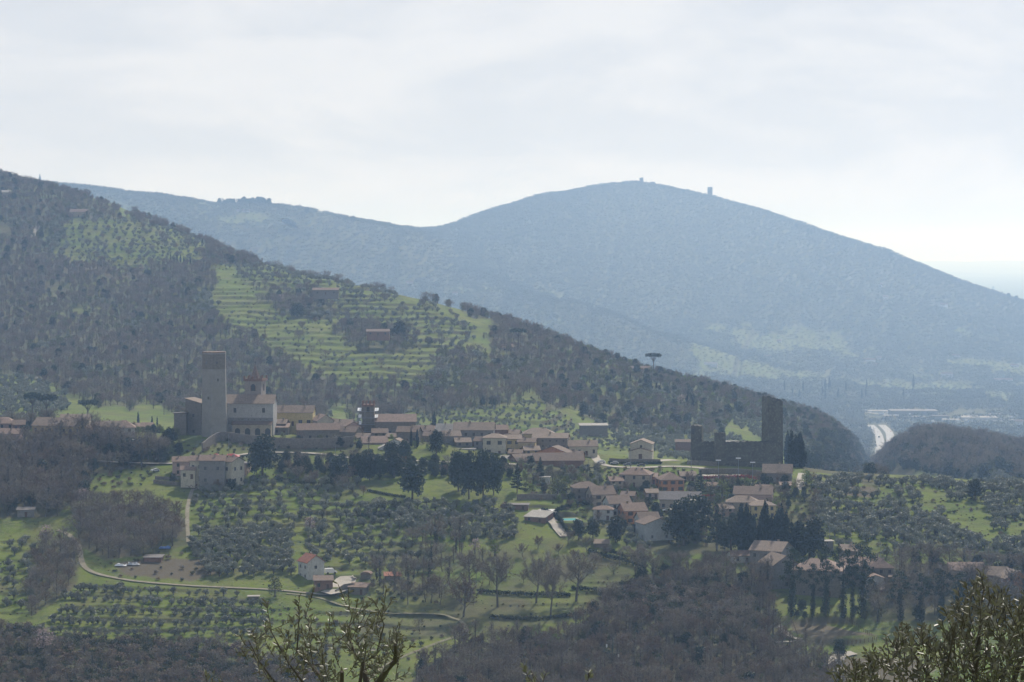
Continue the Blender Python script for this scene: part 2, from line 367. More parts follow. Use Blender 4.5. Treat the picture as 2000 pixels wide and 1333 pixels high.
def tag(o, label=None, cat=None, group=None, kind=None):
    if label: o['label'] = label
    if cat: o['category'] = cat
    if group: o['group'] = group
    if kind: o['kind'] = kind
    return o
def link(o, parent=None):
    COL.objects.link(o)
    if parent is not None: o.parent = parent
    return o
def grid_obj(name, r0, r1, mat):
    nr = r1 - r0 + 1
    V = np.stack([XG[r0:r1+1], YG[r0:r1+1], ZG[r0:r1+1]], -1).reshape(-1, 3).astype(np.float32)
    i = (np.arange(nr - 1)[:, None] * NC + np.arange(NC - 1)[None, :]).ravel()
    Fq = np.stack([i, i + 1, i + NC + 1, i + NC], -1).astype(np.int32)
    me = bpy.data.meshes.new(name)
    me.vertices.add(len(V)); me.vertices.foreach_set('co', V.ravel())
    me.loops.add(Fq.size); me.loops.foreach_set('vertex_index', Fq.ravel())
    me.polygons.add(len(Fq)); me.polygons.foreach_set('loop_start', np.arange(0, Fq.size, 4, dtype=np.int32))
    me.polygons.foreach_set('use_smooth', np.ones(len(Fq), bool))
    me.update(calc_edges=True)
    for nm, A in (('wood', WOOD), ('soil', SOIL)):
        at_ = me.attributes.new(nm, 'FLOAT', 'POINT'); at_.data.foreach_set('value', A[r0:r1+1].ravel().astype(np.float32))
    me.materials.append(mat)
    o = bpy.data.objects.new(name, me); link(o); return o
for px_, py_, rx, ry, dz in [(1113,1016,8,8,0),(1070,998,9,7,0),(1400,934,14,6,0),(1625,1233,15,12,0),(1262,901,12,7,0),(660,1142,10,10,0),(1113,1016,7,7,0)]:
    x0, y0, z0 = G(px_, py_); q = np.sqrt(((XG-x0)/rx)**2 + ((YG-y0)/ry)**2); k_ = np.clip((1.5-q)/.5, 0, 1); k_ = k_*k_*(3-2*k_); ZG[:] = ZG*(1-k_) + (z0+dz)*k_
tag(grid_obj('ground', 0, KIDX[17], M_TERR), kind='structure')
tag(grid_obj('hillside', KIDX[17], KIDX[24], M_TERR), kind='structure')
tag(grid_obj('far_hills', KIDX[24], NR - 1, M_TERR), kind='structure')

# ------------------------------------------------------------------ mesh buffers
class MB:
    def __init__(s): s.v = []; s.f = []; s.m = []; s.mats = []
    def mi(s, mat):
        if mat not in s.mats: s.mats.append(mat)
        return s.mats.index(mat)
    def add(s, vs, fs, mat):
        o = len(s.v); s.v.extend([tuple(map(float, q)) for q in vs]); k = s.mi(mat)
        for f in fs: s.f.append(tuple(i + o for i in f)); s.m.append(k)
        return s
    def box(s, x0, x1, y0, y1, z0, z1, mat):
        vs = [(x0,y0,z0),(x1,y0,z0),(x1,y1,z0),(x0,y1,z0),(x0,y0,z1),(x1,y0,z1),(x1,y1,z1),(x0,y1,z1)]
        return s.add(vs, [(0,3,2,1),(4,5,6,7),(0,1,5,4),(1,2,6,5),(2,3,7,6),(3,0,4,7)], mat)
    def tube(s, pts, rad, mat, n=6, cap=True):
        vs = []; fs = []
        P = [np.array(p, float) for p in pts]
        for i, p in enumerate(P):
            d = P[min(i + 1, len(P) - 1)] - P[max(i - 1, 0)]; d /= (np.linalg.norm(d) + 1e-9)
            a = np.cross(d, (0, 1, 0) if abs(d[1]) < .9 else (1, 0, 0)); a /= np.linalg.norm(a); b = np.cross(d, a)
            r = rad[i] if hasattr(rad, '__len__') else rad
            for k in range(n):
                t = 2 * math.pi * k / n; vs.append(p + r * (a * math.cos(t) + b * math.sin(t)))
        for i in range(len(P) - 1):
            for k in range(n):
                k2 = (k + 1) % n; fs.append((i*n+k, i*n+k2, (i+1)*n+k2, (i+1)*n+k))
        if cap:
            fs.append(tuple(range(n))[::-1]); fs.append(tuple((len(P)-1)*n + k for k in range(n)))
        return s.add(vs, fs, mat)
    def prism(s, poly, z0, z1, mat, top=None):
        """poly: xy outline; top: optional outline or per-vertex heights"""
        n = len(poly); tp = top or poly
        zz = z1 if hasattr(z1, '__len__') else [z1] * n
        vs = [(x, y, z0) for x, y in poly] + [(tp[i][0], tp[i][1], zz[i]) for i in range(n)]
        fs = [tuple(range(n))[::-1], tuple(range(n, 2 * n))] + [(i, (i+1) % n, n + (i+1) % n, n + i) for i in range(n)]
        return s.add(vs, fs, mat)
    def mesh(s, name, smooth=False):
        me = bpy.data.meshes.new(name); me.from_pydata(s.v, [], s.f)
        for mt in s.mats: me.materials.append(mt)
        me.polygons.foreach_set('material_index', s.m)
        if smooth: me.polygons.foreach_set('use_smooth', [True] * len(s.f))
        me.update(); return me
    def obj(s, name, parent=None, loc=(0, 0, 0), rot=0, smooth=False):
        o = bpy.data.objects.new(name, s.mesh(name, smooth)); link(o, parent); o.location = loc; o.rotation_euler = (0, 0, rot); return o
    def merge(s, other):
        o = len(s.v); s.v.extend(other.v)
        mp = [s.mi(q) for q in other.mats]
        for f, k in zip(other.f, other.m): s.f.append(tuple(i + o for i in f)); s.m.append(mp[k])
        return s

# ------------------------------------------------------------------ tree shapes
def lumps(b, cents, rads, n, size, mat, r, surfb=.55, flat=1.0, elong=1.0):
    """small leaf clumps spread through several lumps"""
    rads = np.array(rads, float); cents = np.array(cents, float)
    vol = (rads.prod(1)) ** .67; pr = vol / vol.sum()
    pick = r.choice(len(cents), n, p=pr)
    d = r.normal(size=(n, 3)); d /= np.linalg.norm(d, axis=1)[:, None]
    rr = r.random(n) ** (1 - surfb * .6)
    rr = np.where(r.random(n) < .12, rr * 1.15, rr)
    p = cents[pick] + d * rads[pick] * rr[:, None]
    a = r.normal(size=(n, 3)); a /= np.linalg.norm(a, axis=1)[:, None]
    a[:, 2] *= elong
    c = r.normal(size=(n, 3)); c[:, 2] *= flat
    c = np.cross(a, c); c /= (np.linalg.norm(c, axis=1)[:, None] + 1e-9)
    sz = size * (.6 + .8 * r.random(n))[:, None]
    v0 = p - a * sz * .6; v1 = p + c * sz * .42; v2 = p + a * sz * .6; v3 = p - c * sz * .42
    V = np.stack([v0, v1, v2, v3], 1).reshape(-1, 3)
    o = len(b.v); b.v.extend(map(tuple, V.tolist())); k = b.mi(mat)
    b.f.extend([(o+4*i, o+4*i+1, o+4*i+2, o+4*i+3) for i in range(n)]); b.m.extend([k] * n)
def t_olive(r, H=4.6, leaf=900, mat=None):
    T = MB(); C = MB(); mat = mat or M_OLIVE
    th = H * .18
    T.tube([(0,0,-.6),(r.normal()*.1,r.normal()*.1,.5),(r.normal()*.2,r.normal()*.2,th)], [.32,.24,.2], M_BARK, 6)
    ce = []; ra = []
    for i in range(9):
        a = i * 2.4 + r.random() * .5; q = H * (.08 + .27 * r.random()); z = H * (.30 + .44 * r.random())
        e = (math.cos(a) * q, math.sin(a) * q, z)
        T.tube([(0,0,th*.9),(e[0]*.5,e[1]*.5,(th+z)*.5),e], [.14,.09,.04], M_BARK, 4, False)
        ce.append(e); ra.append((H*(.19+.09*r.random()), H*(.19+.09*r.random()), H*(.16+.08*r.random())))
    lumps(C, ce, ra, leaf, .34, mat, r, .5)
    return T, C
def t_bare(r, H=14, spread=.42, fork=.32, up=.9, ntw=720, mat=None, tw=.05, ivy=0):
    """leafless broadleaf: trunk, limbs and a haze of fine twigs"""
    T = MB(); C = MB(); mat = mat or M_TWIG
    r0 = H * .018 + .05
    th = H * fork
    lean = r.normal() * .03 * H
    T.tube([(0,0,-1),(lean*.3,0,th*.5),(lean,0,th),(lean*1.4,r.normal()*.2,H*.62),(lean*1.3,r.normal()*.3,H*.9)], [r0*1.25,r0,r0*.85,r0*.45,r0*.12], M_BARK, 6)
    nl = 12
    ends = []
    for i in range(nl):
        a = i * 2.4 + r.random() * .7; k = i / (nl - 1)
        z0 = th + (H * .7 - th) * k * .95
        L = H * spread * (1 - .55 * k) * (.8 + .4 * r.random())
        p0 = np.array([lean, 0, z0]); dr = np.array([math.cos(a), math.sin(a), up * (.7 + .5 * r.random())]); dr /= np.linalg.norm(dr)
        pm = p0 + dr * L * .55; pe = pm + (dr + np.array([0, 0, .45])) * L * .55
        T.tube([p0, pm, pe], [r0*.34, r0*.18, r0*.05], M_BARK, 4, False)
        for j in range(8):
            t = .2 + .8 * (j + r.random()) / 8
            q = p0 + (pm - p0) * min(t * 2, 1) if t < .5 else pm + (pe - pm) * (t - .5) * 2
            d2 = dr + r.normal(size=3) * .75 + np.array([0, 0, .15]); d2 /= np.linalg.norm(d2)
            L2 = L * .5 * (.6 + .6 * r.random()); e2 = q + d2 * L2
            T.tube([q, e2], [r0*.09, r0*.03], M_BARK, 3, False)
            ends.append((q, d2, L2))
    per = max(2, ntw // len(ends))
    vs = []; fs = []
    for q, d2, L2 in ends:
        for i in range(per):
            s0 = q + d2 * L2 * (.05 + .95 * r.random())
            d3 = d2 * .6 + r.normal(size=3) * .65 + np.array([0, 0, .08]); d3 /= np.linalg.norm(d3)
            L3 = L2 * (.35 + .55 * r.random()); w = np.cross(d3, r.normal(size=3)); w /= np.linalg.norm(w)
            ww = tw * (.6 + .9 * r.random())
            n = len(vs); vs += [s0 - w * ww, s0 + w * ww, s0 + d3 * L3 + r.normal(size=3) * .15]; fs.append((n, n + 1, n + 2))
    C.add(vs, fs, mat)
    if ivy:
        lumps(T, [(lean*.5,0,H*ivy*.25),(lean,0,H*ivy*.6),(lean,0,H*ivy*.95)], [(.9,.9,H*ivy*.3),(.8,.8,H*ivy*.3),(.6,.6,H*ivy*.25)], 420, .4, M_IVY, r)
    return T, C
def t_cypress(r, H=14, W=1.5, n=2000):
    T = MB(); C = MB()
    T.tube([(0,0,-.8),(0,0,H*.5),(0,0,H*.93)], [.22,.16,.03], M_BARK, 5)
    ce = []; ra = []
    for i in range(10):
        k = i / 9; w = W * (min(1, .6 + k * 2.2) * (1 - k) ** .55 + .07)
        ce.append((r.normal()*.12, r.normal()*.12, H * (.07 + .89 * k))); ra.append((w, w, H * .085))
    lumps(C, ce, ra, n, .42, M_CYP, r, .8, elong=2)
    return T, C
def t_umbrella(r, H=15, W=6, n=2200):
    T = MB(); C = MB()
    T.tube([(0,0,-1),(.2,0,H*.4),(.1,0,H*.68)], [.42,.34,.28], M_BARK, 7)
    ce = []; ra = []
    for i in range(12):
        a = i * 2.4; q = W * math.sqrt((i + .5) / 12) * .82
        e = (math.cos(a) * q, math.sin(a) * q, H * (.90 - .07 * (q / W) ** 2 + .02 * r.random()))
        T.tube([(.1,0,H*(.5+.12*r.random())), (e[0]*.55, e[1]*.55, H*.78), (e[0], e[1], e[2] - .3)], [.2,.13,.06], M_BARK, 4, False)
        ce.append(e); ra.append((W*.3, W*.3, H*.095))
    lumps(C, ce, ra, n, .55, M_PINE, r, .7)
    return T, C
def t_pine(r, H=22, n=1700, ivy=.62):
    T = MB(); C = MB(); lean = r.normal() * .04 * H
    T.tube([(0,0,-1),(lean*.4,0,H*.4),(lean,0,H*.92)], [.45,.33,.1], M_BARK, 7)
    ce = []; ra = []
    for i in range(13):
        a = i * 2.4 + r.random(); k = i / 12; q = H * .21 * (1 - .45 * k) * (.5 + .8 * r.random()); z = H * (.52 + .46 * k)
        e = (lean + math.cos(a) * q, math.sin(a) * q, z)
        T.tube([(lean*.8,0,z-.8), e], [.14,.04], M_BARK, 4, False)
        ce.append(e); ra.append((1.7 + r.random(), 1.7 + r.random(), .9 + .5 * r.random()))
    lumps(C, ce, ra, n, .5, M_PINE, r, .6)
    if ivy:
        lumps(T, [(lean*.2,0,H*.1),(lean*.4,0,H*.25),(lean*.6,0,H*.4),(lean*.7,0,H*.53)], [(2.0,2.0,H*.13),(2.1,2.1,H*.13),(1.7,1.7,H*.13),(1.3,1.3,H*.11)], 1700, .45, M_IVY, r, .8)
    return T, C
def t_round(r, H=8, mat=None, n=2800, W=.42, low=.06, size=.45, surfb=.6, trunk=True):
    T = MB(); C = MB(); mat = mat or M_EVER
    T.tube([(0,0,-.8),(.1,0,H*.3),(0,.1,H*.75)], [.28,.22,.07], M_BARK, 6)
    ce = [(0,0,H*.55)]; ra = [(H*W*.7, H*W*.7, H*.36)]
    for i in range(13):
        a = i * 2.4; k = (i + .5) / 13; z = H * (low + .12 + (.9 - low - .12) * k); q = H * W * math.sin(math.pi * min(.95, .22 + .7 * k)) * .62
        e = (math.cos(a) * q, math.sin(a) * q, z)
        T.tube([(0,0,H*(.2+.3*k)), e], [.1,.03], M_BARK, 3, False)
        ce.append(e); ra.append((H*W*(.34+.2*r.random()),) * 2 + (H*(.11+.06*r.random()),))
    lumps(C, ce, ra, n, size, mat, r, surfb)
    return T, C
def t_conifer(r, H=14, W=.26, n=2400):
    T = MB(); C = MB()
    T.tube([(0,0,-.8),(0,0,H*.5),(0,0,H*.97)], [.3,.2,.03], M_BARK, 6)
    ce = []; ra = []
    for i in range(26):
        k = i / 25; z = H * (.16 + .82 * k); q = H * W * (1 - k) ** .8 * (.55 + .5 * r.random()); a = i * 2.4
        ce.append((math.cos(a)*q*.7, math.sin(a)*q*.7, z)); ra.append((H*W*(1-k)*.5+.35, H*W*(1-k)*.5+.35, .5))
    lumps(C, ce, ra, n, .45, M_EVER, r, .6)
    return T, C
def t_shrub(r, H=2.6, mat=None, n=260, size=.34):
    C = MB(); mat = mat or M_SHRUB
    ce = []; ra = []
    for i in range(6):
        a = i * 1.3; q = H * .45 * r.random()
        ce.append((math.cos(a)*q, math.sin(a)*q, H*(.3+.3*r.random()))); ra.append((H*.42, H*.42, H*.36))
    C.tube([(0,0,-.3),(0,0,H*.5)], [.06,.03], M_BARK, 3)
    lumps(C, ce, ra, n, size, mat, r, .4)
    return None, C
def rs(k): return np.random.default_rng(k)
KINDS = {}
def reg(kind, makers):
    L = []
    for i, f in enumerate(makers):
        T, C = f()
        tm = T.mesh(kind + '_trunk') if T else None
        cm = C.mesh(kind + '_crown')
        both = MB()
        if T: both.merge(T)
        both.merge(C)
        L.append((tm, cm, both.mesh(kind)))
    KINDS[kind] = L
reg('olive', [lambda k=k: t_olive(rs(100 + k), 4.2 + .25 * k) for k in range(5)])
reg('bare', [lambda k=k: t_bare(rs(200 + k), 12, .50, .25, .55, 1500, tw=.045) for k in range(4)])
reg('pole', [lambda k=k: t_bare(rs(220 + k), 12.5, .22, .35, 1.9, 640) for k in range(4)])
reg('bigbare', [lambda k=k: t_bare(rs(240 + k), 20, .42, .3, .75, 5200, tw=.04) for k in range(3)])
reg('ivybare', [lambda k=k: t_bare(rs(260 + k), 15, .36, .35, 1.0, 1300, ivy=.7) for k in range(2)])
reg('warm', [lambda k=k: t_bare(rs(280 + k), 10, .42, .2, .9, 2200, M_TWIG2) for k in range(2)])
reg('cypress', [lambda k=k: t_cypress(rs(300 + k), 13, 1.35 + .15 * k) for k in range(3)])
reg('umbrella', [lambda k=k: t_umbrella(rs(320 + k)) for k in range(2)])
reg('pine', [lambda k=k: t_pine(rs(340 + k)) for k in range(4)])
reg('evergreen', [lambda k=k: t_round(rs(360 + k), 9) for k in range(3)])
reg('conifer', [lambda k=k: t_conifer(rs(380 + k)) for k in range(2)])
reg('lime', [lambda k=k: t_round(rs(400 + k), 7, M_LIME, 700, .42, size=.4, surfb=.3) for k in range(2)])
reg('budding', [lambda k=k: t_round(rs(420 + k), 8, M_BUDS, 700, .42, size=.4, surfb=.2) for k in range(2)])
reg('blossom', [lambda k=k: t_round(rs(440 + k), 6, M_BLOSSOM, 420, .46, size=.34, surfb=.2) for k in range(2)])
reg('shrub', [lambda k=k: t_shrub(rs(460 + k), 2.6, [M_SHRUB, M_SHRUB, M_TWIG, M_TWIG2][k]) for k in range(4)])
def low(kind, src, frac, scale):
    pass
def farmesh(seed, mat, n, H, W):
    b = MB(); r = rs(seed); lumps(b, [(0,0,H*.5),(W*.3,0,H*.6),(-W*.3,W*.2,H*.45)], [(W*.5,W*.5,H*.42)]*3, n, 1.5, mat, r, .6); b.tube([(0,0,-1),(0,0,H*.5)], [.3,.1], M_BARK, 3); return b.mesh('far_tree')
FARM = [farmesh(900 + i, M_FARW, 90, 8 + i, 14) for i in range(3)] + [farmesh(905, M_SHRUB, 90, 8, 13)]

def plant(kind, x, y, z=None, scale=1, label='', cat='tree', group=None, name=None, parts=True, rot=None, sxy=1, v=None):
    L = KINDS[kind]; tm, cm, both = L[v if v is not None else random.randrange(len(L))]
    name = name or kind + '_tree'
    rot = random.random() * 6.28 if rot is None else rot
    z = Zf(x, y) if z is None else z
    if parts and tm:
        root = bpy.data.objects.new(name, None); root.empty_display_size = .5; link(root)
        for nm, me in (('trunk', tm), ('crown', cm)): link(bpy.data.objects.new(nm, me), root)
    else:
        root = bpy.data.objects.new(name, both); link(root)
    root.location = (x, y, z); root.rotation_euler = (0, 0, rot); root.scale = (scale * sxy, scale * sxy, scale)
    tag(root, label, cat, group); return root

# geometry-node instancer for uncountable masses
def mass(name, pts, sources, label, cat):
    n = len(pts)
    if n == 0: return
    me = bpy.data.meshes.new(name); me.vertices.add(n)
    me.vertices.foreach_set('co', np.array([p[:3] for p in pts], np.float32).ravel())
    a = me.attributes.new('rz', 'FLOAT', 'POINT'); a.data.foreach_set('value', rng.random(n).astype(np.float32) * 6.28)
    a = me.attributes.new('sc', 'FLOAT', 'POINT'); a.data.foreach_set('value', np.array([p[3] for p in pts], np.float32))
    a = me.attributes.new('ix', 'INT', 'POINT'); a.data.foreach_set('value', np.array([p[4] for p in pts], np.int32))
    o = bpy.data.objects.new(name, me); link(o); tag(o, label, cat, kind='stuff')
    ng = bpy.data.node_groups.new(name + '_scatter', 'GeometryNodeTree')
    ng.interface.new_socket('Geometry', in_out='INPUT', socket_type='NodeSocketGeometry')
    ng.interface.new_socket('Geometry', in_out='OUTPUT', socket_type='NodeSocketGeometry')
    gi = ng.nodes.new('NodeGroupInput'); go = ng.nodes.new('NodeGroupOutput')
    iop = ng.nodes.new('GeometryNodeInstanceOnPoints'); join = ng.nodes.new('GeometryNodeGeometryToInstance')
    for s_ in sources[::-1]:
        oi = ng.nodes.new('GeometryNodeObjectInfo'); oi.inputs['Object'].default_value = s_
        oi.transform_space = 'ORIGINAL'; ng.links.new(oi.outputs['Geometry'], join.inputs[0])
    def att(nm, dt):
        q = ng.nodes.new('GeometryNodeInputNamedAttribute'); q.data_type = dt; q.inputs['Name'].default_value = nm
        return [s for s in q.outputs if s.enabled and s.name == 'Attribute'][0]
    cx = ng.nodes.new('ShaderNodeCombineXYZ'); ng.links.new(att('rz', 'FLOAT'), cx.inputs[2])
    er = ng.nodes.new('FunctionNodeEulerToRotation'); ng.links.new(cx.outputs[0], er.inputs[0])
    ng.links.new(gi.outputs[0], iop.inputs['Points']); ng.links.new(join.outputs[0], iop.inputs['Instance'])
    iop.inputs['Pick Instance'].default_value = True
    ng.links.new(att('ix', 'INT'), iop.inputs['Instance Index'])
    ng.links.new(er.outputs[0], iop.inputs['Rotation']); ng.links.new(att('sc', 'FLOAT'), iop.inputs['Scale'])
    ng.links.new(iop.outputs[0], go.inputs[0])
    md = o.modifiers.new('scatter', 'NODES'); md.node_group = ng
    return o
HAZE = .00009
# ------------------------------------------------------------------ building materials
def plaster(nm, c): return surf('plaster_' + nm, c, tuple(v * .8 for v in c), .35, .9, c3=tuple(v * .62 for v in c))
WALL = {
 'cream': plaster('cream', (.50, .46, .36)), 'white': plaster('white', (.52, .515, .49)), 'ochre': plaster('ochre', (.46, .36, .19)),
 'yellow': plaster('yellow', (.55, .45, .22)), 'orange': plaster('orange', (.48, .24, .13)), 'pink': plaster('pink', (.42, .31, .27)),
 'grey': plaster('grey', (.23, .22, .21)), 'brick': plaster('brick', (.23, .135, .10)), 'beige': plaster('beige', (.40, .34, .26)),
 'paleblue': plaster('pale', (.45, .47, .46)),
 'stone': surf('rubble_stone', (.20, .175, .15), (.13, .115, .10), .9, .95, .6, c3=(.25, .215, .18)),
 'palestone': surf('dressed_pale_stone', (.27, .255, .23), (.215, .20, .18), .35, .9, .4, c3=(.24, .225, .20)),
 'castle': surf('castle_stone', (.115, .11, .09), (.062, .06, .05), .25, .95, .7, c3=(.165, .15, .115)),
}
def tiles(nm, c): return surf('roof_' + nm, c, tuple(v * .68 for v in c), .55, .85, .25, stripes=('X', 1.6, .6), c3=tuple(min(1, v * 1.25) for v in c))
ROOF = {'terra': tiles('terracotta', (.24, .168, .128)), 'brown': tiles('brown', (.20, .145, .11)), 'old': tiles('weathered', (.28, .215, .165)),
        'pink': tiles('pinkish', (.31, .222, .175)), 'red': tiles('red', (.36, .15, .095)), 'grey': tiles('grey', (.22, .20, .19)), 'light': tiles('light', (.42, .39, .35)),
        'dark': tiles('dark', (.10, .08, .07))}
M_GLASS = surf('window_glass', (.03, .035, .04), (.02, .022, .026), 1, .35, spec=.4)
M_FRAME = surf('window_frame', (.24, .21, .17), None, 1, .7)
M_SHUT = surf('shutter_brown', (.10, .06, .04), None, 2, .8)
M_SHUTG = surf('shutter_green', (.05, .09, .06), None, 2, .8)
M_WOODD = surf('door_wood', (.12, .07, .045), None, 2, .8)
M_METAL = surf('grey_metal', (.30, .31, .32), None, 1, .5, metal=.4)
M_DARKM_SHADE = surf('dark_metal_and_shade', (.06, .065, .07), None, 1, .6)  # dark metal parts, and the painted shade inside arches and openings
M_WHITE = surf('white_paint', (.78, .78, .76), (.68, .68, .66), .6, .5)
M_SHEET = surf('shiny_sheet', (.85, .86, .88), None, .6, .35, spec=.8)
M_GRAVEL = surf('pale_gravel', (.42, .38, .32), (.33, .30, .25), .3, .95, .2)
M_DIRT = surf('track_dirt', (.27, .235, .18), (.19, .17, .125), .5, .95, .3, c3=(.2, .2, .11))
M_ASPH = surf('asphalt', (.17, .17, .17), (.13, .13, .13), .2, .75, .1, spec=.4)
M_MOTOR = surf('motorway_asphalt', (.26, .26, .26), (.21, .21, .21), .05, .7, 0, spec=.3)
M_TARP = surf('red_tarpaulin', (.40, .05, .05), (.28, .04, .04), 1, .6)
M_POOL = surf('pool_water', (.20, .62, .58), (.16, .52, .52), .4, .15, spec=.6)
_wm = {}
def win_mesh(w, hh, sh, kind='window'):
    key = (round(w, 1), round(hh, 1), sh, kind)
    if key in _wm: return _wm[key]
    b = MB()
    if kind == 'door': b.box(-w/2, w/2, -.05, .03, 0, hh, M_WOODD)
    else: b.box(-w/2, w/2, -.02, .03, 0, hh, M_GLASS)
    t = .07
    for x0, x1, z0, z1 in ((-w/2-t, -w/2, -t, hh+t), (w/2, w/2+t, -t, hh+t), (-w/2, w/2, hh, hh+t), (-w/2, w/2, -t*1.6, 0)): b.box(x0, x1, -.09, .03, z0, z1, M_FRAME)
    if kind != 'door': b.box(-.03, .03, -.06, .03, 0, hh, M_FRAME)
    if sh:
        m_ = M_SHUT if sh == 1 else M_SHUTG
        b.box(-w/2-t-.5, -w/2-t, -.07, .02, 0, hh, m_); b.box(w/2+t, w/2+t+.5, -.07, .02, 0, hh, m_)
    _wm[key] = b.mesh(kind); return _wm[key]
def put(mesh, name, parent, x, y, z, rot=0):
    o = bpy.data.objects.new(name, mesh); link(o, parent); o.location = (x, y, z); o.rotation_euler = (0, 0, rot); return o
def gable_walls(b, w, d, h, rise, roof, mat, base=-4):
    x, = (w / 2,)
    b.box(-x, x, 0, d, base, h, mat)
    if roof == 'gx':
        for sx in (-1, 1): b.add([(sx*x,0,h),(sx*x,d,h),(sx*x,d/2,h+rise),(sx*(x-.3),0,h),(sx*(x-.3),d,h),(sx*(x-.3),d/2,h+rise)], [(0,1,2),(3,5,4),(0,2,5,3),(1,4,5,2)], mat)
    if roof == 'gy':
        for y0, y1 in ((0,.3),(d,d-.3)): b.add([(-x,y0,h),(x,y0,h),(0,y0,h+rise),(-x,y1,h),(x,y1,h),(0,y1,h+rise)], [(0,1,2),(3,5,4),(0,2,5,3),(1,4,5,2)], mat)
    if roof in ('sf', 'sl', 'sr'):
        zs = {'sf': [0,0,rise,rise], 'sl': [rise,0,0,rise], 'sr': [0,rise,rise,0]}[roof]
        P = [(-x,0),(x,0),(x,d),(-x,d)]
        b.prism(P, h - .02, [h + q for q in zs], mat)
def roof_mesh(w, d, h, rise, roof, mat, ov=.5, th=.22):
    b = MB(); x = w/2
    if roof == 'gx':
        sl = rise / (d/2); e = h - sl*ov
        prof = [(-ov, e), (d/2, h+rise), (d+ov, e)]
        vs = []
        for X in (-x-ov, x+ov):
            for y, z in prof: vs.append((X, y, z + .03))
            for y, z in prof: vs.append((X, y, z + .03 + th))
        b.add(vs, [(0,6,7,1),(1,7,8,2),(3,4,10,9),(4,5,11,10),(0,3,9,6),(2,8,11,5),(0,1,4,3),(1,2,5,4),(6,9,10,7),(7,10,11,8)], mat)
    elif roof == 'gy':
        sl = rise / x; e = h - sl*ov
        prof = [(-x-ov, e), (0, h+rise), (x+ov, e)]
        vs = []
        for Yy in (-ov, d+ov):
            for X, z in prof: vs.append((X, Yy, z + .03))
            for X, z in prof: vs.append((X, Yy, z + .03 + th))
        b.add(vs, [(0,1,7,6),(1,2,8,7),(3,9,10,4),(4,10,11,5),(0,6,9,3),(2,5,11,8),(0,3,4,1),(1,4,5,2),(6,7,10,9),(7,8,11,10)], mat)
    elif roof == 'hip':
        lo = [(-x-ov,-ov),(x+ov,-ov),(x+ov,d+ov),(-x-ov,d+ov)]
        if w >= d: a, c = (-x + d*.42, d/2), (x - d*.42, d/2)
        else: a, c = (0, w*.42), (0, d - w*.42)
        zl = h - .1
        vs = [(p[0], p[1], zl) for p in lo] + [(p[0], p[1], zl + th) for p in lo] + [(a[0], a[1], h + rise), (c[0], c[1], h + rise)]
        fs = [(0,3,2,1),(0,1,5,4),(1,2,6,5),(2,3,7,6),(3,0,4,7)]
        if w >= d: fs += [(4,5,9,8),(5,6,9),(6,7,8,9),(7,4,8)]
        else: fs += [(4,5,8),(5,6,9,8),(6,7,9),(7,4,8,9)]
        b.add(vs, fs, mat)
    elif roof in ('sf', 'sl', 'sr', 'flat'):
        zs = {'sf': [0,0,rise,rise], 'sl': [rise,0,0,rise], 'sr': [0,rise,rise,0], 'flat': [0]*4}[roof]
        P = [(-x-ov,-ov),(x+ov,-ov),(x+ov,d+ov),(-x-ov,d+ov)]
        n = 4; vs = [(P[i][0], P[i][1], h + zs[i] + .03) for i in range(4)] + [(P[i][0], P[i][1], h + zs[i] + .03 + th) for i in range(4)]
        b.add(vs, [(0,3,2,1),(4,5,6,7)] + [(i,(i+1)%4,4+(i+1)%4,4+i) for i in range(4)], mat)
    return b
BLD = []
def house(px, yb, w, h, rise, dep, label, rot=0, roof='gx', wall='cream', rc='terra', win=(2, 3), Y=None, chim=1, door=True, cat='house', name='house', sh=0, wsz=None, group=None, side=True, base=-4):
    if Y: Y = -Y if Y < 0 else float(FY(Y))
    x, y, z = at(px, yb, Y) if Y else G(px, yb)
    k = y / F; w *= k; h *= k; rise *= k; c = abs(math.cos(R(rot)))
    root = bpy.data.objects.new(name, None); link(root); root.location = (x, y, z); root.rotation_euler = (0, 0, R(rot))
    tag(root, label, cat, group)
    b = MB(); gable_walls(b, w, dep, h, rise, roof, WALL[wall], base); b.obj('wall', root)
    ro = roof_mesh(w, dep, h, rise, roof, ROOF[rc]).obj('roof', root)
    r = random.Random(int(px * 7 + yb))
    for i in range(chim):
        cb = MB(); cx = w * (r.random() - .5) * .6; cyy = dep * (.3 + .4 * r.random())
        if roof == 'gx': zr = h + rise * (1 - abs(cyy - dep/2) / (dep/2))
        elif roof == 'gy': zr = h + rise * (1 - abs(cx) / (w/2))
        elif roof == 'hip': zr = h + rise * .6
        else: zr = h + rise * .5
        cb.box(cx-.35, cx+.35, cyy-.35, cyy+.35, zr-.9, zr+1.0, WALL['beige']); cb.box(cx-.5, cx+.5, cyy-.5, cyy+.5, zr+1.0, zr+1.18, ROOF['brown']); cb.obj('chimney', ro)
    nr, nc = win
    ww, wh = wsz or (min(1.15, w/(nc+.5)*.5) if nc else 1, 1.5)
    if nr:
        st = h / nr
        for i in range(nr):
            for j in range(nc):
                X = -w/2 + w * (j + .5 + .08 * (r.random() - .5)) / nc; Zz = st * i + min(st * .32, 1.1)
                if i == 0 and door and j == nc // 2: put(win_mesh(1.1, min(2.2, st*.8), 0, 'door'), 'door', root, X, 0, 0); continue
                put(win_mesh(ww, min(wh, st*.55), sh), 'window', root, X, 0, Zz)
            if side:
                ns = max(1, int(dep / 4.5))
                for j in range(ns):
                    yy = dep * (j + .5) / ns; Zz = st * i + min(st * .32, 1.1)
                    put(win_mesh(ww, min(wh, st*.55), sh), 'window', root, w/2, yy, Zz, math.pi/2)
                    put(win_mesh(ww, min(wh, st*.55), sh), 'window', root, -w/2, yy, Zz, -math.pi/2)
    BLD.append((x, y + dep * .5, max(w, dep) * .62 + 1)); return root
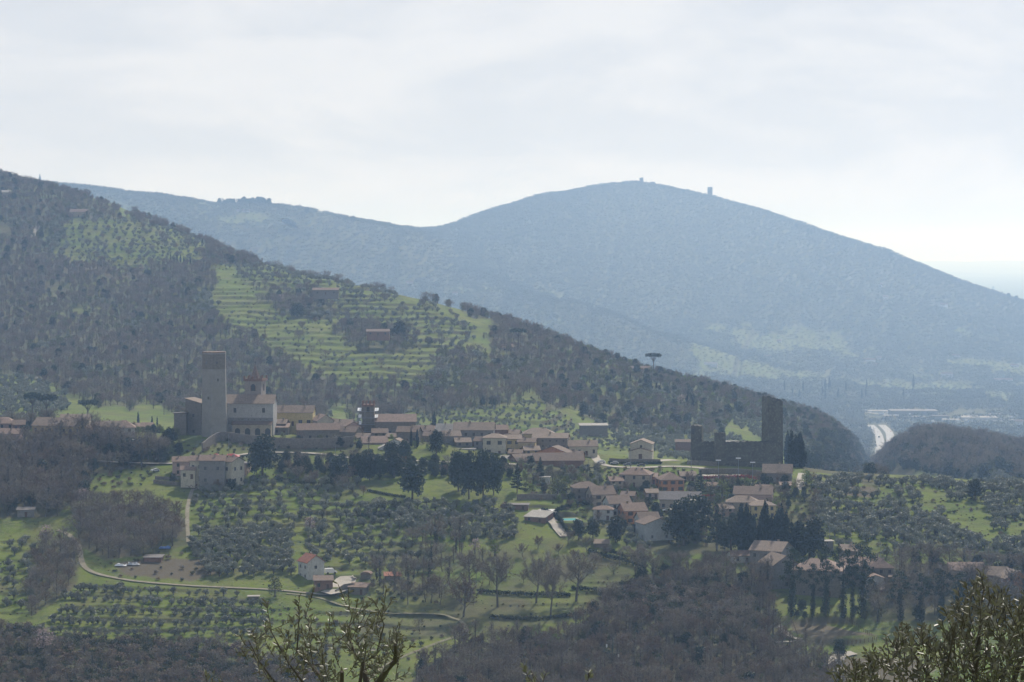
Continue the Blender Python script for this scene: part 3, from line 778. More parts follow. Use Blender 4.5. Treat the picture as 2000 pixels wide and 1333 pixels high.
# ---- west end of the village
house(4, 852, 48, 24, 12, 10, 'brown walled house with a pinkish hipped roof at the picture edge', 0, 'hip', 'pink', 'pink', (2, 3), chim=0)
house(37, 856, 22, 26, 8, 8, 'narrow reddish house beside the hipped pinkish roof', 10, 'gx', 'brick', 'brown', (2, 2), chim=0)
house(15, 872, 44, 24, 9, 9, 'low brown house with pale pink roof in front of the narrow reddish house', -6, 'gx', 'pink', 'pink', (1, 3))
house(104, 864, 92, 32, 14, 12, 'long ochre building with grey tiled roof and sunlit yellow gable', -18, 'gx', 'ochre', 'old', (2, 6), chim=2)
house(146, 842, 56, 22, 9, 10, 'low house roof under the umbrella pine, behind the ochre building', 4, 'gx', 'beige', 'old', (1, 4), Y=1262)
house(182, 858, 38, 18, 8, 9, 'low house with ragged brown roof between ochre building and grey house', -8, 'gx', 'white', 'brown', (1, 3))
house(217, 862, 34, 28, 10, 9, 'tall grey rendered house against the pink roofed white house', 0, 'gx', 'grey', 'old', (2, 2))
house(242, 862, 42, 26, 14, 10, 'white house with broad bright pink hipped roof', 8, 'hip', 'white', 'pink', (2, 2), chim=0)
house(286, 852, 22, 18, 7, 7, 'small distant cottage with a pale roof near the thin cypresses', 0, 'gx', 'beige', 'pink', (1, 2), Y=1258, chim=0)
# ---- tall pale tower
def stone_tower(px, yb, w, h, label, Y=None):
    x, y, z = at(px, yb, Y) if Y else G(px, yb); k = y / F; W = w * k; H = h * k
    root = bpy.data.objects.new('tower', None); link(root); root.location = (x, y + 4, z); tag(root, label, 'tower'); return root, W, H
def hexpoly(W, tw, k=1.0):
    # uneven hexagon: a narrow left face and a broad right face towards the viewer
    P = [(-W/2, .5), (-W*.06, -W*.32), (W/2, W*.02), (W*.46, W*.62), (-W*.02, W*.8), (-W*.48, W*.55)]
    return [(px_ * k, py_ * k) for px_, py_ in P]
root, W, H = stone_tower(416, 856, 47, 168, 'tall hexagonal pale stone watchtower standing at the village edge')
b = MB(); b.prism(hexpoly(W, 0, 1.04), -8, H*.80, WALL['palestone'], top=hexpoly(W, 0, .97)); b.obj('wall', root)
b = MB(); b.prism(hexpoly(W, 0, .965), H*.80, H*.975, WALL['stone'])
for i in range(3): b.box(-W*.3+i*.1, -W*.3+1.0, -.8, .4, H*.87, H*.885, M_DARKM_SHADE) if i == 0 else None
b.obj('upper_storey', root)
b = MB(); b.prism(hexpoly(W, 0, .985), H*.975, H*.988, WALL['palestone']); b.prism(hexpoly(W, 0, .975), H*.988, H, ROOF['terra']); b.obj('parapet', root)
for zz, xx in ((.86, .16), (.86, -.28), (.66, .2), (.45, -.2)):
    put(win_mesh(.7, 1.3, 0), 'window', root, W*xx, -W*.24 + (abs(xx)*W*.22 if xx > 0 else -.0) - .1, H*zz, R(28) if xx > 0 else R(-38))
BLD.append((root.location.x, root.location.y, 7))
# ruined stone keep at the foot of the tower
house(378, 850, 36, 62, 9, 9, 'tall windowless stone block joined to the pale tower, tiled pent roof', -24, 'sl', 'stone', 'old', (2, 1), chim=0, door=False, side=False)
house(352, 850, 24, 42, 3, 7, 'dark ruined stone wall block beside the tall stone block', 0, 'flat', 'stone', 'dark', (0, 0), chim=0, door=False)
# ---- church
def church():
    x, y, z = at(487, 850, 1226); k = y / F
    root = bpy.data.objects.new('church', None); link(root); root.location = (x, y, z); root.rotation_euler = (0, 0, R(-3)); tag(root, 'white walled church with long tiled roof behind the pale tower', 'church')
    w, h, d = 94*k, 62*k, 13
    b = MB(); gable_walls(b, w, d, h, 15*k, 'gx', plaster('church', (.40, .385, .37))); b.obj('wall', root)
    roof_mesh(w, d, h, 15*k, 'gx', ROOF['old'], .6).obj('roof', root)
    b = MB(); b.box(-w/2+4, w/2-.5, -4, -.01, -3, 21*k, WALL['beige']); b.box(-w*.45, w/2, -.15, 0, 21*k, 34*k, WALL['grey']); pt = b.obj('portico', root)
    b = MB(); b.add([(-w/2+3.5,-4.5,21*k),(w/2,-4.5,21*k),(w/2,-.16,27*k),(-w/2+3.5,-.16,27*k),(-w/2+3.5,-4.5,21.8*k),(w/2,-4.5,21.8*k),(w/2,-.16,27.8*k),(-w/2+3.5,-.16,27.8*k)],[(0,3,2,1),(4,5,6,7),(0,1,5,4),(1,2,6,5),(2,3,7,6),(3,0,4,7)], ROOF['brown']); b.obj('portico_roof', pt)
    for i in range(4):
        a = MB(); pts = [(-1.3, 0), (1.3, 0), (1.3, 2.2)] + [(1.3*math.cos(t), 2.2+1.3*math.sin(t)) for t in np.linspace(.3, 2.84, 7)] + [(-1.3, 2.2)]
        a.add([(p, -.04, q) for p, q in pts] + [(p, .3, q) for p, q in pts], [tuple(range(len(pts)))[::-1]] , M_DARKM_SHADE)  # flat dark panel paints the shade under the arch
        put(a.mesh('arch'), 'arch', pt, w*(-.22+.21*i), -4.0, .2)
    put(win_mesh(1.3, 2.2, 0), 'window', root, -w*.30, 0, 44*k); put(win_mesh(1.3, 2.2, 0), 'window', root, w*.30, 0, 44*k)
    for i in range(5): put(win_mesh(.4, .7, 0), 'window', root, w*(-.15+.13*i), -.16, 29*k)
    BLD.append((x, y+6, 13))
    # campanile
    x2, y2, z2 = at(494.5, 778, 1236); k = y2 / F
    t = bpy.data.objects.new('bell_tower', None); link(t); t.location = (x2, y2, z2); t.rotation_euler = (0, 0, R(-10)); tag(t, 'square bell tower with crenellated top and pointed spire over the church roof', 'bell tower')
    W = 33*k/2
    b = MB(); b.box(-W, W, 0, 2*W, -16, 38*k, plaster('belfry', (.31, .275, .245))); b.obj('wall', t)
    b = MB(); b.box(-W-.7, W+.7, -.7, 2*W+.7, 33*k, 38*k, WALL['brick'])
    b.obj('cornice', t)
    for i in range(5):
        for yy in (-.7, 2*W+.3):
            m_ = MB(); m_.box(-.5,.5,0,.4,0,1.4, WALL['brick']); put(m_.mesh('merlon'), 'merlon', t, -W-.2+(2*W+.4)*i/4, yy, 38*k)
    b = MB(); q = W*.62; n = 8
    vs = [(q*math.cos(2*math.pi*i/n), W+q*math.sin(2*math.pi*i/n), 38*k) for i in range(n)] + [(0, W, 65*k)]
    b.add(vs, [(i, (i+1) % n, n) for i in range(n)], ROOF['terra']); s_ = b.obj('spire', t)
    c = MB(); c.box(-.08,.08,W-.08,W+.08,64.5*k,71*k,M_DARKM_SHADE); c.box(-.5,.5,W-.07,W+.07,68.5*k,69.2*k,M_DARKM_SHADE); c.obj('cross', s_)
    for i, (xx, yy, rr) in enumerate(((.0, 0, 0), (W, W, math.pi/2), (-W, W, -math.pi/2), (0, 2*W, math.pi))):
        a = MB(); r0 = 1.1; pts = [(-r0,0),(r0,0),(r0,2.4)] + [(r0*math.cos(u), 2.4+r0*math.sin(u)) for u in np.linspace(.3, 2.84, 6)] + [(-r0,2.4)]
        a.add([(p, -.05, q_) for p, q_ in pts], [tuple(range(len(pts)))[::-1]], M_DARKM_SHADE);  # dark sheet on the wall paints the shade inside the belfry
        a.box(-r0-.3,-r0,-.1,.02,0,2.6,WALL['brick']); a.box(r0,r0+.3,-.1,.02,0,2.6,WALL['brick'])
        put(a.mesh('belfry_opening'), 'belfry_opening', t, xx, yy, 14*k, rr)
church()
# ---- village core
house(571, 832, 80, 26, 12, 10, 'long yellow house with brown tiled roof beside the church', -4, 'gx', 'yellow', 'old', (1, 5), Y=1245, wsz=(1.8, 1.8), chim=2)
house(572, 848, 50, 20, 11, 10, 'grey brown house with pale roof below the long yellow house', 18, 'gx', 'stone', 'old', (1, 3))
house(548, 850, 30, 14, 7, 7, 'low shed roof leaning between church and grey brown house', 0, 'sf', 'stone', 'pink', (1, 2), chim=0)
house(622, 882, 82, 42, 11, 10, 'long stone building with arched windows and reddish roof above the terrace wall', 6, 'gx', 'stone', 'terra', (2, 5), Y=1212)
house(636, 842, 34, 20, 11, 9, 'cream gable end house between yellow house and stepped roofs', 24, 'gy', 'cream', 'pink', (1, 2), Y=1240)
house(668, 850, 34, 20, 9, 9, 'small house of the stepped roofs nearest the cream gable', -14, 'gx', 'pink', 'old', (1, 3), Y=1236)
house(690, 862, 32, 28, 9, 9, 'pinkish house under the scaffolded bell tower', 12, 'gy', 'pink', 'terra', (2, 2), Y=1225)
house(676, 880, 36, 36, 9, 9, 'taller stone house below the stepped roofs, by green shrubs', -20, 'gx', 'stone', 'brown', (2, 2), Y=1214)
# scaffolded campanile
def scaffold():
    x, y, z = at(719, 850, 1240); k = y / F
    t = bpy.data.objects.new('bell_tower', None); link(t); t.location = (x, y, z); tag(t, 'dark crenellated stone bell tower wrapped in scaffolding', 'bell tower')
    W = 11.5*k; H = 62*k
    b = MB(); b.box(-W, W, 0, 2*W, -5, H-1.6, WALL['stone']); b.obj('wall', t)
    b = MB(); b.box(-W-.3, W+.3, -.3, 2*W+.3, H-1.6, H-.6, WALL['brick']); b.obj('cornice', t)
    for i in range(4):
        for yy in (-.3, 2*W-.2):
            m_ = MB(); m_.box(-.45,.45,0,.5,0,1.7, WALL['brick']); put(m_.mesh('merlon'), 'merlon', t, -W+.2+(2*W-.4)*i/3, yy, H-.6)
    put(win_mesh(1.4, 2.6, 0), 'window', t, 0, 0, H*.72)
    s = bpy.data.objects.new('scaffolding', None); link(s); s.location = (x, y, z); tag(s, 'steel scaffolding with white sheets around the dark bell tower', 'scaffolding')
    for sx in (-1, -.33, .33, 1):
        b = MB(); b.tube([(sx*(W+1.6), -1.2, -4), (sx*(W+1.6), -1.2, H-2)], .07, M_METAL, 4); b.obj('pole', s)
    for i in range(5):
        zz = H - 4 - i*3.4
        b = MB(); b.box(-W-1.8, W+1.8, -1.5, -.5, zz, zz+.12, M_METAL); b.box(-W-1.8, W+1.8, -1.25, -1.2, zz+1, zz+1.07, M_METAL); b.obj('platform', s)
        for sx in (-1, 1):
            q = (1.9 - .3*i) if i < 4 else .7
            p = MB(); p.add([(sx*(W+.4),-1.3,zz+.1),(sx*(W+.4+q),-1.3,zz+.3),(sx*(W+.4+q),2.5,zz+1.5),(sx*(W+.4),2.5,zz+1.5),(sx*(W+.4),-1.3,zz+.2),(sx*(W+.4+q),-1.3,zz+.4),(sx*(W+.4+q),2.5,zz+1.6),(sx*(W+.4),2.5,zz+1.6)],[(0,3,2,1),(4,5,6,7),(0,1,5,4),(1,2,6,5),(2,3,7,6),(3,0,4,7)], M_SHEET); p.obj('sheet', s)
    BLD.append((x, y+3, 6))
scaffold()
house(772, 852, 80, 28, 13, 12, 'long stone church nave with pinkish roof beside the scaffolded tower', 2, 'gx', 'stone', 'pink', (1, 4), Y=1238, cat='church', chim=0)
house(795, 866, 42, 22, 9, 9, 'brown house with low roof in front of the long nave', -10, 'gx', 'stone', 'brown', (1, 3))
house(828, 858, 42, 16, 9, 9, 'dark roofed house beside the single tall cypress', 16, 'gx', 'stone', 'brown', (1, 2), Y=1234)
house(872, 862, 46, 18, 14, 10, 'broad light grey roof just beside the single tall cypress', -12, 'gx', 'beige', 'light', (1, 3), Y=1230)
house(925, 872, 78, 32, 13, 11, 'long house with brown roof and several chimneys mid village', -3, 'gx', 'grey', 'old', (2, 5), Y=1222, chim=3)
house(884, 876, 34, 24, 9, 8, 'low grey roofed house tucked below the broad light roof', 14, 'gx', 'grey', 'old', (1, 2), Y=1214)
house(975, 862, 36, 22, 8, 9, 'reddish brown house peeping behind the cream two storey house', 8, 'gx', 'brick', 'terra', (1, 3), Y=1238)
house(965, 890, 44, 34, 8, 10, 'cream two storey house with four big windows', -4, 'hip', 'cream', 'old', (2, 2), Y=1200, wsz=(1.9, 1.7), side=True)
house(1003, 886, 32, 28, 7, 9, 'yellow house adjoining the cream two storey house', 6, 'gx', 'yellow', 'old', (2, 2), Y=1206, sh=1)
house(1028, 886, 34, 22, 6, 8, 'low yellow wing with small brown lean-to roofs', -6, 'gx', 'ochre', 'brown', (1, 3), Y=1203)
house(1052, 868, 60, 20, 11, 11, 'broad hipped roof house with yellow side wall behind the stone block', 0, 'hip', 'yellow', 'old', (1, 3), Y=1232)
house(1074, 888, 68, 32, 8, 11, 'rough stone block house with two rows of small windows', -6, 'gx', 'stone', 'old', (3, 5), Y=1216, wsz=(.8, 1.0))
house(1139, 890, 56, 18, 10, 9, 'low cream row house with brown roof beside the parking street', 4, 'gx', 'cream', 'old', (1, 4), Y=1216, wsz=(1, 1.8))
house(1078, 905, 66, 20, 12, 9, 'orange gable house with brown roof behind the long brown hall', -20, 'gy', 'orange', 'brown', (1, 3), Y=1192)
house(1092, 922, 96, 22, 13, 12, 'long brown hall with wide dark tiled roof', 3, 'gx', 'brick', 'brown', (1, 5), Y=1178)
house(1030, 920, 44, 20, 11, 11, 'dark roofed wing joined to the long brown hall', 26, 'gx', 'brick', 'brown', (1, 2), Y=1180)
house(996, 912, 38, 14, 6, 8, 'small pale roofed shed amid dark trees near the hall', -10, 'gx', 'white', 'light', (1, 2), Y=1185, chim=0)
house(909, 886, 38, 8, 3, 8, 'flat white roofed shed below the village houses', 0, 'flat', 'white', 'light', (0, 0), Y=1200, chim=0, cat='shed', name='shed')
house(1062, 946, 20, 13, 2, 5, 'small white garden hut on the lawn edge', -8, 'flat', 'white', 'light', (1, 1), chim=0, cat='hut', name='hut')
house(733, 880, 50, 15, 11, 9, 'low house with pinkish roof beside the white gabled villa', 14, 'gx', 'pink', 'pink', (1, 3), Y=1200)
house(772, 886, 36, 20, 8, 9, 'white villa wall with gable among dark garden trees', -10, 'gy', 'white', 'old', (1, 2), Y=1196, chim=0)
house(753, 890, 24, 14, 6, 6, 'little white gabled porch house of the villa', 8, 'gy', 'white', 'light', (1, 1), Y=1190, chim=0)
for q in [
 (545,842,26,14,7,8,'small house with old roof touching the church portico side',-8,'gx','stone','old',1236),
 (598,862,30,18,8,8,'stone cottage with pale ridge above the arched stone building',10,'gx','beige','old',1228),
 (612,850,24,16,7,8,'narrow roofed cottage under the end of the long yellow house',-20,'gy','pink','terra',1238),
 (652,862,28,22,8,8,'brown walled house wedged beside the arched stone building',-6,'gx','stone','terra',1226),
 (658,842,22,16,7,8,'tiny cream house topmost of the stepped roofs',30,'gy','cream','old',1246),
 (682,846,22,14,6,8,'low old roof just left of the scaffolded tower foot',-12,'gx','beige','terra',1244),
 (700,852,20,18,6,7,'reddish cottage touching the scaffolded tower',8,'gx','brick','old',1238),
 (704,886,30,30,8,8,'stone house with stained wall over the low pinkish roof',-14,'gx','stone','old',1210),
 (742,862,30,16,7,8,'low dark roofed house under the nave wall',4,'gx','stone','brown',1228),
 (765,868,26,14,6,7,'small stone outhouse with old tiles under the nave',-18,'gx','beige','old',1222),
 (818,852,24,12,6,8,'little roof behind the dark roofed house by the cypress',20,'gy','stone','terra',1244),
 (840,872,28,20,7,8,'stone house right below the single tall cypress',-10,'gx','grey','brown',1216),
 (858,858,22,16,7,8,'small pink house between cypress and broad grey roof',14,'gx','pink','pink',1240),
 (898,852,28,12,7,8,'brown roof peeking above the broad light grey roof',-6,'gx','beige','terra',1246),
 (905,884,30,20,7,8,'grey stone cottage in front of the many chimneyed house',8,'gx','stone','old',1206),
 (938,884,26,22,7,8,'dim stone house left of the cream two storey house',-14,'gx','grey','brown',1206),
 (952,856,26,14,7,8,'small brown roof above the many chimneyed house end',12,'gx','brick','old',1246),
 (1000,864,26,16,7,8,'old tiled house behind the yellow house',-10,'gx','beige','old',1238),
 (1020,876,24,18,6,8,'pinkish cottage between yellow wing and hipped roof',16,'gy','pink','terra',1222),
 (1098,874,26,16,6,8,'low pale house behind the rough stone block',-4,'gx','cream','old',1236),
 (1120,906,30,16,7,8,'dark roofed cottage left of the parking street cars',-16,'gx','brick','brown',1192),
 (1040,898,30,18,7,8,'small ochre house between yellow wing and orange gable',10,'gx','ochre','old',1198),
 (1006,902,26,16,6,8,'stone shed house in front of the yellow house',-8,'gx','stone','brown',1194),
 (84,850,26,14,6,8,'small tiled roof behind the ochre building between the pines',6,'gx','beige','terra',1250),
 (196,846,24,14,6,8,'low brown roof behind the tall grey rendered house',-8,'gx','pink','brown',1246),
 (262,846,20,12,6,7,'tiny pale house behind the broad pink hipped roof',10,'gx','cream','pink',1250),
 (1205,956,26,16,7,8,'small terracotta roofed house left of the hipped villa',12,'gx','beige','terra',None),
 (1270,946,26,14,6,8,'low red roofed house right of the hipped villa',-8,'gx','orange','pink',None),
 (1275,975,24,12,6,7,'garden cottage under the low red roofed house',10,'gx','pink','old',None),
 (1225,985,26,16,7,8,'grey roofed cottage above the pale row house',-12,'gx','beige','brown',None),
 (1396,962,24,12,6,7,'small house hidden between conifer and lime green tree',6,'gx','beige','terra',None),
 (1490,968,30,12,7,8,'house with terracotta roof above the wide villa',-10,'gx','orange','terra',None),
 (1420,1010,28,16,7,8,'pink walled house left of the cream villa wing',14,'gx','pink','old',None)]:
    house(q[0], q[1], q[2], q[3], q[4], q[5], q[6], q[7], q[8], q[9], q[10], (2 if q[3] > 15 else 1, 2), Y=q[11], chim=1)
# ---- farm group below the tower
house(360, 930, 46, 28, 8, 9, 'light walled farmhouse wing with brown roof under the tower slope', 4, 'gx', 'pink', 'terra', (2, 2))
house(367, 936, 28, 18, 6, 5, 'low pink roofed annex in front of the farmhouse wing', 0, 'gx', 'cream', 'pink', (1, 2), Y=1122, chim=0)
house(384, 940, 26, 40, 8, 8, 'pale two storey farmhouse section beside the grey one', 0, 'gx', 'cream', 'terra', (2, 2), Y=1124)
house(414, 946, 50, 46, 9, 9, 'large grey farmhouse with dark plaster front', -2, 'gx', 'grey', 'terra', (2, 2), Y=1122)
house(443, 946, 26, 44, 8, 9, 'tall cream farmhouse end with sunlit strip wall', -32, 'gx', 'cream', 'brown', (2, 1), Y=1124)
house(466, 932, 30, 26, 5, 9, 'pinkish flat house behind the tall cream farmhouse end', -10, 'flat', 'pink', 'grey', (1, 2), Y=1142, chim=0)
# ---- church by the square
def chapel():
    x, y, z = at(1252, 897, 1222); k = y / F
    root = bpy.data.objects.new('chapel', None); link(root); root.location = (x, y, z); root.rotation_euler = (0, 0, R(-8)); tag(root, 'cream chapel with stepped gable front beside the square', 'chapel')
    b = MB(); gable_walls(b, 42*k, 12, 29*k, 8*k, 'gy', WALL['cream']); b.obj('wall', root)
    roof_mesh(42*k, 12, 29*k, 8*k, 'gy', ROOF['old']).obj('roof', root)
    b = MB(); q = 23*k; hh = 16*k
    b.box(-q, q, -4, -.01, -3, hh, WALL['cream']); b.add([(-q,-4,hh),(q,-4,hh),(0,-4,hh+6*k),(-q,-.01,hh),(q,-.01,hh),(0,-.01,hh+6*k)],[(0,1,2),(3,5,4)], WALL['cream']); p = b.obj('porch', root)
    o = roof_mesh(2*q, 3.4, hh, 6*k, 'gy', ROOF['brown'], .4).obj('porch_roof', p); o.location = (0, -4, 0)
    put(win_mesh(1.6, 2.8, 0, 'door'), 'door', root, 0, -4, 0); put(win_mesh(.9, 1.8, 0), 'window', root, 0, 0, 20*k)
    BLD.append((x, y+5, 9))
chapel()
# ---- castle
def ragged(P, H, seed, amp=1.2, seg=3):
    r = random.Random(seed); out = []; hs = []
    n = len(P)
    for i in range(n):
        a = P[i]; c = P[(i+1) % n]
        for j in range(seg): out.append((a[0]+(c[0]-a[0])*j/seg, a[1]+(c[1]-a[1])*j/seg)); hs.append(H + amp*(r.random()-.6))
    return out, hs
def castle():
    mat = WALL['castle']
    x, y, z = at(1514, 915, 1222); k = y / F
    t = bpy.data.objects.new('castle_tower', None); link(t); t.location = (x, y, z); t.rotation_euler = (0, 0, R(16)); tag(t, 'tall ruined castle keep with slanting broken top and grass on it', 'tower')
    W = 31*k/2; H = 140*k
    P, hs = ragged([(-W,0),(W,0),(W,2*W),(-W,2*W)], H, 5, .9, 6)
    hs = [q - (p[0]+W)/(2*W)*2.0 for p, q in zip(P, hs)]
    bP = [(p[0]*1.08, (p[1]-W)*1.08+W) for p in P]
    b = MB(); b.prism(bP, -5, hs, mat, top=P); b.obj('wall', t)
    b = MB(); lumps(b, [(-W*.6,W,H-.3),(0,W,H-1.2),(W*.5,W*.8,H-1.9)], [(1.6,3,.8)]*3, 220, .5, M_SHRUB, rs(1)); b.obj('grass_tuft', t)
    BLD.append((x, y+4, 8))
    x, y, z = at(1360, 893, 1226)
    t = bpy.data.objects.new('castle_tower', None); link(t); t.location = (x, y, z); t.rotation_euler = (0, 0, R(-14)); tag(t, 'slim ruined castle tower with worn battlements standing apart on grass', 'tower')
    W = 21*k/2; H = 62*k; P, hs = ragged([(-W,0),(W,0),(W,2*W),(-W,2*W)], H, 8, .8, 5)
    b = MB(); b.prism([(p[0]*1.1,p[1]) for p in P], -4, hs, mat, top=P); b.obj('wall', t)
    b = MB(); b.box(-W*.95, -W*.35, -.05, .1, H*.72, H*.9, M_DARKM_SHADE); b.obj('opening', t)  # no hole cut: dark slab paints the shade of the opening
    b = MB(); b.box(W*.25, W*.95, -.3, .05, -2, H*.63, mat); b.obj('buttress', t)
    BLD.append((x, y+3, 5))
    x, y, z = at(1407, 908, 1214)
    t = bpy.data.objects.new('castle_tower', None); link(t); t.location = (x, y, z); tag(t, 'short square castle tower rising from the curtain wall', 'tower')
    W = 20*k/2; H = 62*k; P, hs = ragged([(-W,0),(W,0),(W,2*W),(-W,2*W)], H, 12, .9, 5)
    b = MB(); b.prism([(p[0]*1.12,p[1]) for p in P], -5, hs, mat, top=P); b.obj('wall', t)
    for i in range(3):
        q = MB(); q.box(-.4,.4,-.1,.6,0,1.1,mat); put(q.mesh('merlon'), 'merlon', t, -W+.5+i*(2*W-1)/2, 0, H-.8)
    wb = bpy.data.objects.new('castle_wall', None); link(wb)
    x0, y0, z0 = at(1418, 914, 1216); x1, _, _ = at(1528, 914, 1216); wb.location = (x0, y0, z0); tag(wb, 'long crumbling curtain wall joining short tower and tall keep', 'castle wall')
    n = 26; r = random.Random(3); b = MB(); L = x1 - x0
    P = [(-.3+L*i/n, 0) for i in range(n+1)] + [(-.3+L*i/n, 1.6) for i in range(n, -1, -1)]
    top = [51*k + .9*(r.random()-.5) for _ in range(n+1)]; b.prism(P, -5, top + top[::-1], mat); b.obj('wall', wb)
    b = MB(); b.prism([(L*.04,-1.5),(L*.98,-1.8),(L*.98,-.01),(L*.04,-.01)], -5, [9*k, 12*k, 12*k, 9*k], mat); b.obj('plinth', wb)
    w2 = bpy.data.objects.new('castle_wall', None); link(w2); x0, y0, z0 = at(1371, 905, 1222); w2.location = (x0, y0, z0); tag(w2, 'low jagged castle wall between slim tower and short square tower', 'castle wall')
    L = 28*k; n = 9; P = [(L*i/n, 0) for i in range(n+1)] + [(L*i/n, 1.4) for i in range(n, -1, -1)]; top = [41*k + 1.3*(r.random()-.5) for _ in range(n+1)]
    b = MB(); b.prism(P, -5, top + top[::-1], mat); b.obj('wall', w2)
castle()
house(1518, 942, 56, 18, 15, 10, 'house with sagging pale beige roof at the foot of the keep', -8, 'gx', 'grey', 'old', (1, 3), Y=1168)
house(1536, 958, 22, 9, 5, 6, 'small annex with reddish roof beside the sagging roofed house', 0, 'sf', 'white', 'pink', (1, 1), Y=1150, chim=0)
# ---- houses on the slope below the castle
house(1238, 952, 60, 24, 13, 12, 'pinkish hipped roof villa above the row houses', -14, 'hip', 'beige', 'terra', (2, 3), chim=2)
house(1345, 940, 30, 10, 7, 7, 'small low roof between trees under the castle street', 6, 'gx', 'beige', 'old', (1, 2), chim=0)
house(1314, 962, 46, 24, 14, 11, 'orange villa with terracotta roof beside a dark conifer', 10, 'hip', 'orange', 'terra', (2, 3), sh=1)
house(1328, 996, 80, 20, 13, 11, 'long cream bungalow with ribbed dark roof and open porch', -5, 'gx', 'beige', 'grey', (1, 5))
house(1148, 978, 52, 24, 12, 11, 'uppermost grey walled house of the stepped row', 8, 'hip', 'grey', 'brown', (2, 3))
house(1180, 992, 46, 26, 14, 11, 'beige house second down the stepped row', 14, 'gx', 'beige', 'brown', (2, 2), sh=1)
house(1212, 1010, 44, 26, 13, 11, 'pale house in the middle of the stepped row', 14, 'gx', 'paleblue', 'brown', (2, 2))
house(1178, 1016, 38, 20, 7, 7, 'small white house with red hipped roof in front of the row', -4, 'hip', 'white', 'terra', (2, 2), chim=0)
house(1242, 1024, 46, 26, 13, 11, 'orange house of the stepped row with dark roof', 14, 'gx', 'orange', 'terra', (2, 2), sh=1)
house(1270, 1042, 40, 26, 13, 10, 'white house of the stepped row next to the big blank gable', 12, 'gx', 'white', 'brown', (2, 2))
house(1288, 1056, 62, 32, 11, 12, 'large pale house with big blank gable at the row end', 16, 'gy', 'paleblue', 'brown', (1, 2), wsz=(.8, 1.2), door=False)
house(1470, 984, 74, 18, 13, 12, 'wide villa with grey brown roof and two chimneys behind the cypresses', -10, 'gx', 'pink', 'brown', (1, 4), chim=2)
house(1450, 1006, 62, 24, 12, 10, 'cream villa wing with stepped brown roofs left of the cypress row', -6, 'hip', 'beige', 'old', (2, 3))
house(1492, 1014, 48, 26, 9, 10, 'yellow villa with hipped roof rising behind the cypress row', 6, 'hip', 'yellow', 'old', (2, 3))
house(1012, 996, 38, 9, 3, 7, 'flat roofed dark garage at the hedge corner', -4, 'flat', 'brick', 'grey', (1, 2), chim=0, cat='garage', name='garage')
house(1044, 1020, 44, 9, 9, 9, 'barn with sloping pale grey roof beside the driveway', -26, 'sf', 'brick', 'light', (1, 2), chim=0, cat='barn', name='barn')
house(1175, 1070, 28, 8, 6, 7, 'small open shed with brown roof below the gardens', 0, 'gx', 'stone', 'old', (0, 0), chim=0, cat='shed', name='shed')
# ---- white farmhouse in the olive groves
house(617, 1134, 36, 36, 13, 9, 'white farmhouse with red roof among the olive groves', 30, 'gy', 'white', 'red', (2, 1), chim=2, wsz=(1, 1.2))
house(632, 1152, 36, 17, 6, 6, 'brown brick annex in front of the white farmhouse', 6, 'sf', 'brick', 'brown', (1, 2), chim=0, cat='annex')
def curved_shed():
    x, y, z = G(714, 1132); b = MB(); root = bpy.data.objects.new('shed', None); link(root); root.location = (x, y, z); root.rotation_euler = (0, 0, R(-8)); tag(root, 'small shed with curved rusty roof by the farm yard', 'shed')
    b.box(-2, 2, 0, 4.5, -1, 2.0, WALL['stone']); b.obj('wall', root)
    b = MB(); n = 9; A = [(2.2*math.cos(t), 2+1.1*math.sin(t)) for t in np.linspace(0, math.pi, n)]
    vs = [(p, -.3, q) for p, q in A] + [(p, 4.8, q) for p, q in A]; b.add(vs, [(i, i+1, n+i+1, n+i) for i in range(n-1)] + [tuple(range(n))[::-1], tuple(range(n, 2*n))], ROOF['terra']); b.obj('roof', root)
    BLD.append((x, y+2, 4))
curved_shed()
house(697, 1162, 34, 14, 5, 6, 'low stone shed with reddish roof below the curved shed', -12, 'sf', 'stone', 'terra', (1, 2), chim=0, cat='shed', name='shed')
house(767, 1134, 30, 8, 4, 6, 'small red roofed hut half hidden in shrubs', 4, 'sf', 'stone', 'red', (0, 0), chim=0, cat='hut', name='hut')
house(50, 1010, 32, 13, 3, 6, 'grey tin shed in the dark trees at the slope', 8, 'sf', 'grey', 'grey', (1, 1), chim=0, cat='shed', name='shed')
house(298, 1098, 34, 8, 3, 5, 'low tin roofed allotment shed above the dirt track', -4, 'sf', 'brick', 'grey', (0, 0), chim=0, cat='shed', name='shed')
house(495, 1172, 20, 6, 2, 3, 'tiny white roofed shelter between olive rows', 3, 'flat', 'stone', 'light', (0, 0), chim=0, cat='shelter', name='shelter')
# ---- convent and neighbours, lower right
house(1495, 1112, 66, 36, 15, 14, 'convent wing with pinkish roof at the foot of the cypress grove', -26, 'gx', 'grey', 'old', (2, 3), chim=1)
house(1594, 1165, 96, 50, 20, 16, 'large convent hall with wide pinkish roof behind the ivy clad pines', -14, 'hip', 'stone', 'pink', (1, 2), chim=0, wsz=(.7, .9))
house(1535, 1150, 56, 46, 18, 14, 'plain plaster gable end of the convent facing the lawn', 18, 'gy', 'grey', 'old', (1, 1), chim=0, door=False)
house(1668, 1146, 54, 40, 14, 14, 'convent side building roof seen between the pines', -8, 'gx', 'stone', 'terra', (2, 3))
house(1655, 1096, 36, 20, 9, 9, 'small convent outbuilding with pale roof higher up', -22, 'gx', 'stone', 'old', (1, 2))
house(1721, 1140, 50, 30, 20, 12, 'stone house with bright reddish roof at the convent end', 4, 'hip', 'stone', 'pink', (2, 3), chim=1)
house(1710, 1152, 34, 22, 6, 7, 'white cottage with arched terracotta roof beside the ivy trunk', 0, 'gy', 'white', 'pink', (1, 1), chim=0)
